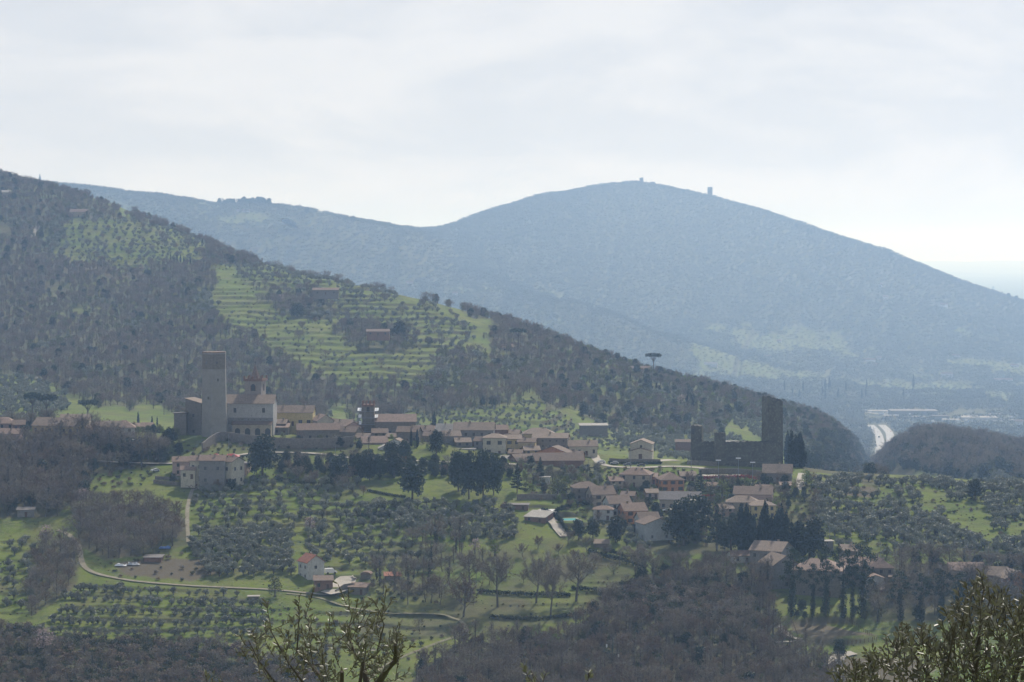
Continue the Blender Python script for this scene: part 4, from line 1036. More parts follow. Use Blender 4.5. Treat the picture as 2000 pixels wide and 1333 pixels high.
house(1711, 1162, 34, 9, 4, 5, 'brick lean-to in front of the white cottage', 0, 'sf', 'brick', 'old', (0, 0), chim=0, cat='shed', name='shed')
house(1755, 1150, 36, 22, 4, 8, 'pale walled house half hidden by bare trees', -10, 'flat', 'beige', 'old', (1, 3), chim=0)
house(1617, 1080, 22, 22, 3, 5, 'small grey block tower with white flat cap', 4, 'flat', 'grey', 'light', (1, 1), chim=0, cat='tower', name='block_tower')
house(1888, 1142, 66, 28, 12, 10, 'long stone house with pinkish brown roof beside red houses', -3, 'gx', 'stone', 'pink', (1, 4), chim=1)
house(1942, 1150, 44, 26, 14, 10, 'red house with slanting roof between stone house and gable', -16, 'gx', 'brick', 'old', (1, 1), chim=0)
house(1988, 1162, 52, 32, 14, 12, 'red brick gable house above the pale terrace', 12, 'gy', 'orange', 'old', (1, 2), sh=2)
house(1450, 1100, 40, 14, 8, 8, 'small terracotta roof left of the convent wing', 12, 'gx', 'white', 'terra', (1, 2))
# ---- houses up on the hillside
HT = dict(chim=0)
house(1250, 738, 38, 16, 6, 9, 'hillside villa with pink roof under the umbrella pine', -6, 'gx', 'white', 'pink', (1, 3), Y=1712, **HT)
house(992, 688, 22, 9, 6, 8, 'small pinkish hillside cottage beside a dark tree clump', 10, 'gx', 'beige', 'pink', (1, 2), Y=1665, **HT)
house(636, 576, 50, 9, 4, 9, 'long low hillside barn above the terraced meadows', 2, 'gx', 'stone', 'terra', (1, 3), Y=1730, cat='barn', name='barn', **HT)
house(738, 656, 44, 8, 4, 8, 'low red brick farm shed on the mid hillside', 0, 'gx', 'brick', 'terra', (1, 3), Y=1640, cat='shed', name='shed', **HT)
house(1160, 842, 54, 10, 3, 8, 'long grey roofed stable at the foot of the vineyard', 3, 'sf', 'stone', 'light', (0, 0), Y=1470, cat='stable', name='stable', **HT)
house(153, 424, 34, 10, 5, 9, 'pink roofed house high on the wooded hill', -6, 'gx', 'beige', 'pink', (1, 3), **HT)
house(12, 386, 16, 10, 4, 8, 'pale cottage near the top of the wooded hill', 10, 'gx', 'cream', 'light', (1, 2), **HT)
house(1425, 878, 36, 14, 3, 9, 'pale blue roofed depot behind the castle wall', -2, 'flat', 'paleblue', 'light', (0, 0), Y=1440, cat='depot', name='depot', **HT)
house(1335, 876, 32, 12, 4, 9, 'red brown shed behind the slim castle tower', -8, 'gx', 'brick', 'brown', (0, 0), Y=1425, cat='shed', name='shed', **HT)
# ---- valley depots
for px_, yb_, w_, h_, dp, rf, wl, lb in [
 (1786, 812, 92, 9, 60, 'grey', 'grey', 'long dark blue roofed industrial hall in the valley'),
 (1712, 808, 46, 5, 30, 'light', 'white', 'white roofed warehouse left of the long hall'),
 (1738, 816, 22, 4, 20, 'light', 'beige', 'small pale warehouse just in front of the white roofed one'),
 (1914, 822, 70, 6, 60, 'light', 'white', 'large white roofed warehouse among parked lorries'),
 (1944, 815, 22, 6, 20, 'light', 'white', 'square white unit behind the large warehouse'),
 (1795, 822, 24, 8, 20, 'light', 'white', 'white office block below the long dark hall'),
 (1858, 824, 34, 4, 25, 'light', 'white', 'low white loading shed joining the warehouses'),
 (1838, 822, 32, 9, 30, 'dark', 'grey', 'dark block at the end of the long hall')]:
    house(px_, yb_, w_, h_, 4, dp, lb, random.uniform(-6, 6), 'flat', wl, rf, (0, 0), Y=-G(px_, yb_, 4600)[1], chim=0, cat='warehouse', name='warehouse', base=-3)
for px_, yb_, w_, h_, lb in [(1388, 716, 26, 5, 'pale farmhouse by the lit field on the valley slope'), (1697, 708, 26, 5, 'white villa in the middle of the far slope'), (1716, 705, 12, 6, 'small white annex beside the far white villa'),
    (1867, 699, 16, 4, 'white greenhouse under the striped orchard'), (1982, 718, 16, 4, 'pink roofed house at the far right slope'), (1850, 738, 22, 8, 'large pale villa above the valley wood'),
    (1845, 602, 14, 7, 'lone white house with pink roof high on the far hill'), (1730, 586, 10, 6, 'tiny pale house among far terraces'), (1722, 562, 5, 6, 'tiny white tower house above far terraces'), (1960, 748, 36, 6, 'long pale farm building near the valley wood edge'),
    (1522, 670, 8, 4, 'tiny farmhouse by the far striped field'), (800, 556, 14, 4, 'white hamlet house in the saddle behind the hill'), (888, 578, 10, 5, 'pink hamlet house in the saddle behind the hill'), (1990, 835, 16, 12, 'white house at the valley edge'), (1710, 716, 10, 3, 'low shed near the far white villa'), (475, 415, 26, 3, 'pale long roof on the far ridge'), (1500, 700, 14, 3, 'cottage in the dark wood of the far slope')]:
    g = G(px_, yb_, 3500)
    house(px_, yb_, w_, h_, 3, 10, lb, random.uniform(-15, 15), 'gx', 'white', random.choice(['pink', 'light', 'terra']), (1, 2), Y=-g[1], chim=0)
# hill-top ruins
def ruin(px, yb, w, h, label, cat='tower', name='ruined_tower', n=1):
    x, y, z = G(px, yb, 7000); k = y / F; t = bpy.data.objects.new(name, None); link(t); t.location = (x, y, z); tag(t, label, cat)
    W = w*k/2; P, hs = ragged([(-W,0),(W,0),(W,2*W),(-W,2*W)], h*k, int(px), 1.6, 3); b = MB(); b.prism(P, -12, hs, WALL['stone']); b.obj('wall', t)
    b = MB(); b.box(-W*.2, W*.2, -.1, .2, h*k*.5, h*k*.75, M_DARKM_SHADE); b.obj('opening', t)  # opening is a dark slab, its inner shade painted as colour
ruin(1387, 384, 9, 19, 'square ruined tower standing on the far hill shoulder')
ruin(1253, 357, 7, 12, 'ruined bell tower on the summit of the far hill')
ruin(1240, 357, 20, 5, 'low ruined walls beside the summit bell tower', 'ruin', 'ruined_wall')
ruin(1275, 357, 9, 7, 'rounded ruin block on the far summit', 'ruin', 'ruined_block')

# ------------------------------------------------------------------ roads, walls, hedges
def path_pts(px, ymin=700, step=4.0):
    P = [np.array(G(a, b_, ymin)[:2]) for a, b_ in px]
    # catmull-rom
    Q = [P[0]] + P + [P[-1]]; out = []
    for i in range(1, len(Q) - 2):
        n = max(2, int(np.linalg.norm(Q[i+1] - Q[i]) / step))
        for j in range(n):
            t = j / n; a, b_, c, d = Q[i-1], Q[i], Q[i+1], Q[i+2]
            out.append(.5 * ((2*b_) + (-a+c)*t + (2*a-5*b_+4*c-d)*t*t + (-a+3*b_-3*c+d)*t**3))
    out.append(P[-1]); return np.array(out)
ROADS = []
def ribbon(name, px, w, mat, lift=.12, ymin=700, step=3.0, cross=4, zfix=None):
    p = path_pts(px, ymin, step); t = np.gradient(p, axis=0); t /= (np.linalg.norm(t, axis=1)[:, None] + 1e-9); nrm = np.stack([-t[:, 1], t[:, 0]], 1)
    vs = []; n = len(p)
    rows = []
    for j in range(cross + 1):
        q = p + nrm * (w * (j / cross - .5) * (1 + (.55 if w < 4 and ymin < 1400 else .12) * fbm(p[:, 0] / 5 + j * 9, p[:, 1] / 5, 7, 3)))[:, None]; rows.append(np.column_stack([q, Z(q[:, 0], q[:, 1])]))
    zz = np.max([r_[:, 2] for r_ in rows], axis=0)
    zz = np.convolve(np.pad(zz, 2, mode='edge'), np.ones(5)/5, 'valid')
    zz = np.maximum(zz, np.max([r_[:, 2] for r_ in rows], axis=0)) if w < 6 else zz
    b = MB()
    for r_ in rows:
        r2 = r_.copy(); r2[:, 2] = (.5 * np.maximum(r_[:, 2], zz - .3) + .5 * zz) + lift if zfix is None else zfix
        vs.append(r2)
    V = np.concatenate(vs); b.add(V.tolist(), [(j*n+i, j*n+i+1, (j+1)*n+i+1, (j+1)*n+i) for j in range(cross) for i in range(n-1)], mat)
    o = b.obj(name); tag(o, kind='structure'); ROADS.append((p, w)); return o
ribbon('dirt_track', [(112,1036),(135,1046),(152,1066),(158,1090),(165,1108),(190,1122),(250,1134),(330,1142),(430,1148),(520,1152),(590,1158),(640,1165),(662,1160)], 2.3, M_DIRT)
ribbon('dirt_track', [(560,1160),(610,1166),(660,1182),(720,1194),(790,1200),(870,1204),(905,1218),(905,1238),(850,1258),(790,1282),(740,1310),(700,1345)], 1.7, surf('worn_grass_track', (.22, .19, .13), (.15, .145, .08), .4, .95, c3=(.1, .12, .05)))
ribbon('farm_yard', [(636,1166),(660,1150),(676,1136),(690,1128)], 9, M_GRAVEL)
ribbon('farm_path', [(368,1060),(366,1000),(374,962),(384,948)], 1.8, M_DIRT)
ribbon('road', [(135,890),(180,900),(240,905),(300,907),(345,906)], 3.6, M_GRAVEL)
ribbon('road', [(452,892),(500,886),(560,885),(640,889),(700,897),(780,900),(860,903),(940,905),(1010,908)], 3.4, M_GRAVEL)
ribbon('road', [(1160,890),(1178,908),(1250,914),(1330,912),(1420,920),(1500,926)], 4.5, M_GRAVEL)
ribbon('square', [(1215,900),(1262,902),(1318,899)], 8, M_GRAVEL)
ribbon('driveway', [(1072,1012),(1090,1034),(1104,1050)], 4.5, M_GRAVEL)
ribbon('lane', [(1566,925),(1562,940),(1566,958)], 3.4, M_GRAVEL)
ribbon('gravel_path', [(1522,1220),(1530,1234),(1546,1248),(1566,1252)], 2.2, M_GRAVEL)
ribbon('gravel_path', [(1508,1256),(1530,1255),(1556,1254)], 2.2, M_GRAVEL)
ribbon('gravel_yard', [(1632,1312),(1636,1284),(1668,1276)], 6, M_GRAVEL)
ribbon('hill_track', [(135,651),(180,650),(240,654),(300,657),(345,658)], 3, M_DIRT, .5, 1300)
ribbon('hill_track', [(90,514),(170,517),(280,520)], 3, M_DIRT, .5, 1300)
ribbon('hill_track', [(64,466),(68,452),(76,440)], 5, M_GRAVEL, .5, 1300)
ribbon('hill_track', [(1115,486),(1150,492),(1200,500),(1275,508)], 5, M_GRAVEL, 3, 4300, 14)
ribbon('hill_track', [(1330,515),(1385,522)], 5, M_GRAVEL, 3, 4300, 14)
ribbon('motorway', [(1716,908),(1718,884),(1719,862),(1713,845),(1700,831)], 16, M_MOTOR, .6, 3600, 10)
ribbon('motorway', [(1729,908),(1734,884),(1739,862),(1736,845),(1722,831)], 16, M_MOTOR, .6, 3600, 10)
ribbon('valley_road', [(1632,908),(1660,905),(1700,898),(1722,893)], 9, M_MOTOR, .8, 3600, 8)
ribbon('depot_yard', [(1690,806),(1760,815),(1830,820),(1900,824),(1985,820)], 26, surf('depot_tarmac', (.2, .19, .18), (.14, .14, .13), .02, .8), .5, 3600, 20)
def wall_line(name, px, hgt, th, mat, label, cat='wall', ymin=700, kind=None, down=1.2):
    p = path_pts(px, ymin, 2.5); t = np.gradient(p, axis=0); t /= (np.linalg.norm(t, axis=1)[:, None] + 1e-9); nm = np.stack([-t[:, 1], t[:, 0]], 1)
    z = Z(p[:, 0], p[:, 1]); n = len(p); A = p + nm * th / 2; B = p - nm * th / 2
    vs = [(*A[i], z[i]-down) for i in range(n)] + [(*A[i], z[i]+hgt) for i in range(n)] + [(*B[i], z[i]+hgt) for i in range(n)] + [(*B[i], z[i]-down) for i in range(n)]
    fs = []
    for i in range(n - 1):
        for k in range(4): fs.append((k*n+i, k*n+i+1, ((k+1) % 4)*n+i+1, ((k+1) % 4)*n+i))
    fs += [(0, n, 2*n, 3*n), (n-1, 4*n-1, 3*n-1, 2*n-1)]
    b = MB(); b.add(vs, fs, mat); o = b.obj(name); tag(o, label, cat); return o
def hedge(px, hgt, th, label, mat=None, ymin=700, dens=55):
    p = path_pts(px, ymin, 1.0); z = Z(p[:, 0], p[:, 1]); mat = mat or M_CYP; b = MB()
    o3 = (p[0][0], p[0][1], z[0])
    k = max(1, len(p) // 40); cs = [(p[i][0]-o3[0], p[i][1]-o3[1], z[i]-o3[2]+hgt*.5) for i in range(0, len(p), k)]
    lumps(b, cs, [(k*.75+.3, th*.6+.2, hgt*.55)]*len(cs), int(len(p)*dens), .5, mat, rs(len(p)), .5)
    o = b.obj('hedge', loc=o3); tag(o, label, 'hedge'); return o
def terr_wall(px, hgt, label): return wall_line('stone_wall', px, hgt, .6, WALL['stone'], label)
terr_wall([(395,884),(430,862),(470,866),(520,872)], 4.5, 'high rough bank wall under the pale tower')
terr_wall([(520,872),(560,876),(640,876),(690,872)], 5.0, 'long terrace retaining wall below the stone houses')
terr_wall([(300,944),(340,948),(372,950)], 1.6, 'low dark garden wall in front of the farmhouse wing')
terr_wall([(303,936),(375,940)], 1.4, 'upper low garden wall beside the farmhouse annex')
terr_wall([(1342,908),(1400,911)], 2.2, 'low wall under the grass platform of the slim castle tower')
terr_wall([(1010,976),(1080,976),(1160,972)], 2.4, 'straight dark boundary wall above the swimming pools')
terr_wall([(1190,902),(1290,905)], 1.8, 'retaining wall along the square in front of parked cars')
terr_wall([(655,1164),(672,1152),(692,1150)], 2.2, 'curved farm yard wall above the low stone shed')
terr_wall([(1365,926),(1440,926),(1500,932)], 2.6, 'retaining wall of the playing court under the castle')
hedge([(1085,1010),(1100,1032),(1118,1048)], 2.2, 1.4, 'dark clipped hedge beside the driveway')
hedge([(1080,1008),(1120,990),(1165,985)], 2.0, 1.2, 'clipped hedge around the turquoise pool')
hedge([(1060,1000),(1078,1012)], 2.0, 1.6, 'clipped hedge between barn and pools')
hedge([(1190,906),(1230,908),(1290,907)], 1.4, 1, 'low dark hedge along the parking street')
hedge([(1180,1078),(1220,1090),(1260,1096)], 2.4, 1.6, 'dark hedge under the lower gardens')
hedge([(1210,1020),(1235,1020)], 2.0, 1.2, 'square dark hedge beside the small white house')
hedge([(1376,938),(1420,936),(1500,938)], 2.0, 1.0, 'bright red leaved hedge along the playing court', M_RED)
hedge([(1372,972),(1396,970)], 1.2, 1.0, 'short red hedge beside the long bungalow', M_RED)
hedge([(1380,952),(1440,952),(1500,956)], 3.4, 2.2, 'tall dark hedge below the red leaved hedge')
hedge([(935,1158),(1000,1163),(1060,1164),(1112,1166)], 1.8, 2.2, 'dark hedge bank behind the lone trees on the park lawn')
hedge([(1118,1152),(1165,1156),(1218,1158)], 1.8, 2.2, 'dark hedge bank continuing past the full crowned tree')
hedge([(960,1208),(1040,1212),(1120,1204),(1170,1190)], 1.6, 2.4, 'lower bramble bank along the park lawn', M_SHRUB)
hedge([(1150,1082),(1200,1096),(1260,1112)], 2.6, 2.4, 'long dark hedge closing the park lawn at the top')
hedge([(700,1010),(760,1004),(830,1002)], 1.6, 1.6, 'bramble line under the round meadow', M_SHRUB)
hedge([(720,960),(760,968),(790,972)], 1.0, 1.4, 'low bramble line across the round meadow', M_SHRUB)
hedge([(540,938),(600,948),(680,944)], 2.2, 2.2, 'brambly terrace edge below the lane hedge', M_SHRUB)
# pools
def pool(px, pyy, w, d, label, mat, rot):
    x, y, z = G(px, pyy); root = bpy.data.objects.new('swimming_pool', None); link(root); root.location = (x, y, z); root.rotation_euler = (0, 0, R(rot)); tag(root, label, 'swimming pool')
    b = MB(); t = .9
    for q in ((-w/2-t, w/2+t, -d/2-t, -d/2), (-w/2-t, w/2+t, d/2, d/2+t), (-w/2-t, -w/2, -d/2, d/2), (w/2, w/2+t, -d/2, d/2)): b.box(q[0], q[1], q[2], q[3], -1.2, .30, M_GRAVEL)
    b.obj('edging', root); b = MB(); b.box(-w/2, w/2, -d/2, d/2, -1.2, .22, mat); b.obj('water', root)
pool(1113, 1016, 7.0, 9, 'turquoise swimming pool inside the clipped hedge', M_POOL, 12)
pool(1070, 998, 7.5, 8, 'white covered swimming pool above the turquoise one', M_WHITE, -14)
b = MB(); b.box(-12, 12, -1, 6, 0, .3, M_GRAVEL); x, y, z = G(1400, 934); o = b.obj('playing_court', loc=(x, y, z + .8)); tag(o, 'pale green playing court under the castle wall', 'court')
# ------------------------------------------------------------------ vehicles
def car_mesh(col):
    paint = surf('car_paint_' + col[0], col[1], tuple(v*.85 for v in col[1]), 1, .35, spec=.5)
    body = MB(); pr = [(-2.1,.35),(-2.1,.75),(-1.9,.9),(-.95,1.0),(-.5,1.42),(1.2,1.45),(1.75,1.0),(2.1,.9),(2.1,.35)]
    n = len(pr); vs = [(x, -.82, z) for x, z in pr] + [(x, .82, z) for x, z in pr]
    body.add(vs, [tuple(range(n)), tuple(range(n, 2*n))[::-1]] + [(i, n+i, n+(i+1) % n, (i+1) % n) for i in range(n)], paint)
    gl = MB()
    for s in (-.835, .835): gl.add([(-.85,s,1.0),(1.5,s,1.0),(1.1,s,1.36),(-.45,s,1.36)], [(0,1,2,3)], M_GLASS)
    gl.add([(-.97,-.7,1.03),(-.97,.7,1.03),(-.55,.62,1.38),(-.55,-.62,1.38)], [(0,1,2,3)], M_GLASS); gl.add([(1.76,-.7,1.03),(1.76,.7,1.03),(1.27,.62,1.4),(1.27,-.62,1.4)], [(0,1,2,3)], M_GLASS)
    wh = MB(); wh.tube([(0,-.1,0),(0,.1,0)], .33, M_DARKM_SHADE, 10)
    return body.mesh('body'), gl.mesh('window_glass'), wh.mesh('wheel')
CARC = {'white': (.75,.75,.75), 'silver': (.42,.43,.45), 'dark': (.05,.06,.09), 'blue': (.10,.16,.30), 'red': (.4,.05,.04)}
_cm = {}
def car(px, pyy, col, label, rot=0, ymin=700, group=None, scale=1, cat='car', Y=None):
    if col not in _cm: _cm[col] = car_mesh((col, CARC[col]))
    B, Gm, Wm = _cm[col]; x, y, z = G(px, pyy, ymin)
    z = max(z, Zf(x+1, y), Zf(x-1, y)) + .15
    r = bpy.data.objects.new('parked_car', None); link(r); r.location = (x, y, z); r.rotation_euler = (0, 0, R(rot)); r.scale = (scale,)*3; tag(r, label, cat, group)
    put(B, 'body', r, 0, 0, 0); put(Gm, 'window_glass', r, 0, 0, 0)
    for a in (-1.3, 1.3):
        for c in (-.78, .78): put(Wm, 'wheel', r, a, c, .33)
    return r
for q in [(1130,886,'white','white car beside the cream row house',20), (1174,906,'white','white car first in the parking row by the square',5), (1200,908,'silver','silver car second in the parking row by the square',0), (1226,911,'dark','dark car in the middle of the parking row',4),
          (1252,912,'dark','dark blue car at the end of the parking row',0), (1303,1000,'white','white car in front of the long bungalow',10), (746,903,'white','white car passing behind the dark garden trees',30), (303,922,'white','white car on the field edge beside the farm',40), (775,904,'silver','silver car on the lane behind dark trees',0), (935,908,'white','white car behind the tall dark conifers',5), (1568,948,'white','white car on the lane beside the cypresses',60), (1592,936,'silver','silver car under bare trees past the cypresses',0), (1664,1080,'white','white car by the convent outbuilding',15)]:
    car(q[0], q[1], q[2], q[3], q[4])
def van(px, pyy, label, L=5, Hh=2.3, col='white', rot=0, ymin=700, cat='van', name='van', box=False, lift=.2, Y=None):
    x, y, z = G(px, pyy, ymin); z += lift; r = bpy.data.objects.new(name, None); link(r); r.location = (x, y, z); r.rotation_euler = (0, 0, R(rot)); tag(r, label, cat)
    p = surf('car_paint_' + col, CARC[col], None, 1, .35)
    b = MB(); W = 1.0 if not box else 1.25
    if box:
        b.box(-L/2, L/2-2.2, -W, W, .9, Hh, surf('lorry_tarp', (.25,.28,.33), None, 1, .7)); b.obj('cargo_box', r); b = MB(); b.box(L/2-2.0, L/2, -W, W, .6, Hh-.4, p); b.obj('cab', r)
        b = MB(); b.box(L/2-.01, L/2+.03, -W*.9, W*.9, 1.6, Hh-.7, M_GLASS); b.obj('windscreen', r); b = MB(); b.box(-L/2, L/2-2.2, -W, W, Hh, Hh+.12, M_WHITE); b.obj('roof', r)
    else:
        pr = [(-L/2,.4),(-L/2,Hh),(L/2-1.6,Hh),(L/2-.9,1.2),(L/2,1.0),(L/2,.4)]; n = 6
        b.add([(u,-W,v) for u, v in pr] + [(u,W,v) for u, v in pr], [tuple(range(n)), tuple(range(n,2*n))[::-1]] + [(i,n+i,n+(i+1)%n,(i+1)%n) for i in range(n)], p); b.obj('body', r)
        b = MB(); b.add([(L/2-1.55,-W*.85,Hh-.08),(L/2-1.55,W*.85,Hh-.08),(L/2-.9,W*.85,1.25),(L/2-.9,-W*.85,1.25)], [(0,1,2,3)], M_GLASS); o = b.obj('windscreen', r); o.location = (.04, 0, .04)
    for a in (-L/2+1, L/2-1):
        for c in (-W+.1, W-.1): wb = MB(); wb.tube([(0,-.12,0),(0,.12,0)], .42, M_DARKM_SHADE, 10); put(wb.mesh('wheel'), 'wheel', r, a, c, .42)
van(646, 1122, 'white van parked beside the white farmhouse', rot=20)
van(1675, 903, 'long lorry with pale roof on the valley road', 17, 4.6, 'silver', 12, 3600, 'lorry', 'lorry', True, .9)
van(1717, 856, 'dark lorry driving down the motorway', 12, 4.2, 'dark', 78, 3600, 'lorry', 'lorry', True, .7)
for i, (a, c, col, lb) in enumerate([(1722,863,'white','white car just behind the motorway lorry'), (1720,872,'white','white car lower on the motorway'), (1714,845,'silver','silver car ahead of the motorway lorry'), (1740,844,'red','dark red car on the opposite carriageway'), (1726,834,'silver','silver car at the far motorway bend')]):
    car(a, c, col, lb, 80, 3600, scale=1.3)
for i, (a, c) in enumerate([(1700,808),(1752,815),(1770,818),(1812,820),(1846,822),(1872,826),(1885,820),(1960,822),(1975,818),(1780,812),(1895,828),(1690,805),(1722,811),(1733,809),(1762,822),(1792,818),(1822,826),(1850,819),(1868,821),(1908,827),(1925,826),(1940,821),(1890,824),(1760,812)]):
    van(a, c, 'white lorry standing in the valley depot yard', 14, 5, 'white', random.uniform(-60, 60), 3600, 'lorry', 'parked_lorry', False, .8)
    bpy.context.scene.collection.objects
for o in list(COL.objects):
    if o.get('label', '') == 'white lorry standing in the valley depot yard': o['group'] = 'lorries in the valley depot yard'
# ------------------------------------------------------------------ poles, posts, small things
def pole(px, pyy, H, label, arms=1, ymin=700, name='utility_pole', cat='pole', lamp=False, lift=0):
    x, y, z = G(px, pyy, ymin); r = bpy.data.objects.new(name, None); link(r); r.location = (x, y, z + lift); tag(r, label, cat)
    b = MB(); b.tube([(0,0,-1),(0,0,H)], [.16,.09], M_METAL, 6); b.obj('post', r)
    for i in range(arms):
        b = MB(); b.box(-1.1,1.1,-.07,.07,H-.5-i*1.1,H-.38-i*1.1,M_DARKM_SHADE); b.obj('crossarm', r)
    if lamp: b = MB(); b.box(-1.2,1.2,-.2,.2,H-.3,H+.15,M_SHEET); b.obj('floodlight', r)
pole(1442, 940, 11, 'floodlight mast before the curtain wall', 0, name='floodlight_mast', cat='floodlight', lamp=True)
pole(1470, 942, 9.5, 'floodlight mast nearer the tall keep', 0, name='floodlight_mast', cat='floodlight', lamp=True)
pole(1403, 940, 10, 'floodlight mast below the short castle tower', 0, name='floodlight_mast', cat='floodlight', lamp=True)
pole(1641, 912, 9, 'thin pole in front of the valley road', 1, lift=-2)
pole(1350, 925, 8, 'utility pole beside the small low roof', 1)
pole(1232, 915, 9, 'street pole before the cream chapel', 1)
pole(655, 905, 8, 'utility pole on the lane under the village', 1)
pole(930, 1150, 8, 'utility pole near the farm huts', 1)
pole(1810, 1075, 8, 'utility pole amid the olives of the broad slope', 1)
pole(1150, 930, 8, 'utility pole between long brown hall and row houses', 1)
pole(447, 905, 14, 'tall thin mast behind the farmhouses', 0, name='mast', cat='mast')
pole(1620, 1068, 8, 'pole with dark fittings above the block tower', 2)
pole(1720, 1100, 9, 'leaning wire pole in the olive grove', 1)
x, y, z = at(1197, 1310, 900); z = Zf(x, y); r = bpy.data.objects.new('utility_pole', None); link(r); Hp = at(1197, 1247, 900)[2] - z; r.location = (x, y, z); tag(r, 'green power pole with three white marker plates in the foreground wood', 'pole')
b = MB(); b.tube([(0,0,-1),(0,0,Hp)], [.17,.1], surf('green_metal', (.07,.13,.10), None, 1, .6), 8); b.obj('post', r)
b = MB(); b.tube([(-2.4,0,Hp-1.2),(0,0,Hp-.6),(2.0,.5,Hp-4.5)], .05, M_METAL, 4); b.obj('crossarm', r)
for dx, dz in ((-2.3, -2.9), (2.1, -6.6), (-2.6, -7.8)):
    b = MB()
    for u, v in ((-.28, -.5), (.02, -.5), (-.28, .1), (.02, .1)): b.box(u, u+.26, -.04, .04, v, v+.55, M_WHITE)
    b.box(-.02,.0,-.05,.0,-.6,1.2,M_METAL)
    b.box(0 if dx < 0 else -abs(dx), abs(dx) if dx < 0 else 0, -.04, .03, 1.15, 1.2, M_METAL); put(b.mesh('marker_plate'), 'marker_plate', r, dx, 0, Hp + dz)
# red tarpaulins by the farm
for px_, py_, w_, lb in ((424, 898, 1.6, 'red tarpaulin canopy at the left of the farm roof ridge'), (456, 898, 3.0, 'larger red tarpaulin canopy beside the thin mast')):
    x, y, z = G(px_, py_); b = MB(); r = bpy.data.objects.new('canopy', None); link(r); r.location = (x, y, z); tag(r, lb, 'canopy')
    b.add([(-w_,-1.5,2.2),(w_,-1.5,1.2),(w_,1.5,1.8),(-w_,1.5,2.6),(0,0,2.9)], [(0,1,4),(1,2,4),(2,3,4),(3,0,4)], M_TARP); b.obj('cloth', r)
    for a, c in ((-w_, -1.5), (w_, -1.5), (w_, 1.5), (-w_, 1.5)): b = MB(); b.tube([(a, c, -1), (a, c, 1.9)], .05, M_METAL, 4); b.obj('leg', r)
# arena fence posts
FP = MB(); FP.box(-.08,.08,-.08,.08,-.3,1.5,M_WOODD); FPm = FP.mesh('fence_post')
k_ = 0
for A, B, n in (((1655,1212),(1712,1252),16), ((1712,1252),(1640,1262),9), ((1545,1212),(1562,1254),8)):
    for i in range(n):
        x, y, z = G(A[0]+(B[0]-A[0])*i/n, A[1]+(B[1]-A[1])*i/n); o = bpy.data.objects.new('fence_post', FPm); link(o); o.location = (x, y, z); tag(o, 'thin wooden post of the sandy arena fence', 'post', 'posts around the sandy arena')
# junk at the allotment
for px_, py_, c_, lb in ((322,1072,'blue','crumpled blue tarpaulin lying on the allotment slope'), (236,1106,'white','heap of white sheets at the allotment edge'), (262,1104,'silver','grey scrap pile beside the white sheets')):
    x, y, z = G(px_, py_); b = MB(); r_ = random.Random(px_); n = 7
    vs = [((i/(n-1)-.5)*5, (j/3-.5)*2.5, .2 + r_.random()*1.1*(0 if j in (0,3) else 1)) for j in range(4) for i in range(n)]
    b.add(vs, [(j*n+i, j*n+i+1, (j+1)*n+i+1, (j+1)*n+i) for j in range(3) for i in range(n-1)], surf('sheet_' + c_, CARC[c_] if c_ != 'blue' else (.12,.22,.5), None, 1, .5)); o = b.obj('tarpaulin', loc=(x, y, z)); tag(o, lb, 'tarpaulin')
# ------------------------------------------------------------------ vegetation
AREA = np.abs(np.gradient(XG, axis=1) * np.gradient(YG, axis=0))
RDP = np.concatenate([p for p, w in ROADS if p[:, 1].min() < 1300]); RDW = np.concatenate([np.full(len(p), w) for p, w in ROADS if p[:, 1].min() < 1300])
BA = np.array(BLD)
def clear_of(x, y, pad=0.5, road=True):
    if np.any((BA[:, 0] - x) ** 2 + (BA[:, 1] - y) ** 2 < (BA[:, 2] + pad) ** 2): return False
    if road and np.any((RDP[:, 0] - x) ** 2 + (RDP[:, 1] - y) ** 2 < (RDW * .5 + 1.4) ** 2): return False
    return True
def zone(polys, y0=800, y1=1320, cut=()):
    m_ = np.zeros(ZG.shape, bool)
    for p in polys: m_ |= inpoly(PXJ, PYJ, p)
    for p in cut: m_ &= ~inpoly(PXJ, PYJ, p)
    return m_ & (YG > y0) & (YG < y1)
# ragged zone borders
PXG, PYG = proj(XG, np.maximum(YG, 5), ZG)
HB_ = (YG > 1340); PXJ = PXG + (26 + 70 * HB_) * fbm(PXG / 40, PYG / 22, 41, 4); PYJ = PYG + (14 + 40 * HB_) * fbm(PXG / 40, PYG / 22, 43, 4)
def scatter(mask, spacing, Ht=5, prob=1.0, check=True, cull=True, seed=0, road=True, jit=1.0):
    r = np.random.default_rng(seed + 11)
    mk = mask & (PXG > -130) & (PXG < 2130)
    if cull: mk &= (PYG - Ht * F / np.maximum(YG, 1)) < RUN
    rr, cc = np.where(mk)
    if len(rr) == 0: return []
    want = int(AREA[rr, cc].sum() / (spacing ** 2) * 3.2) + 5
    pr = AREA[rr, cc]; pr = pr / pr.sum()
    pk = r.choice(len(rr), min(want, 400000), p=pr)
    X = XG[rr[pk], cc[pk]] + r.normal(size=len(pk)) * .35 * jit; Y_ = YG[rr[pk], cc[pk]] + r.normal(size=len(pk)) * .35 * jit; Zz = ZG[rr[pk], cc[pk]]
    used = {}; out = []
    for x, y, z in zip(X.tolist(), Y_.tolist(), Zz.tolist()):
        i, j = int(x // spacing), int(y // spacing); ok = True
        for a in (i-1, i, i+1):
            for b_ in (j-1, j, j+1):
                q = used.get((a, b_))
                if q and (q[0]-x)**2 + (q[1]-y)**2 < spacing**2 * .8: ok = False; break
            if not ok: break
        if not ok: continue
        used[(i, j)] = (x, y)
        if prob < 1 and random.random() > prob: continue
        if check and y < 4000 and not clear_of(x, y, .5, road): continue
        out.append((x, y, z))
    return out
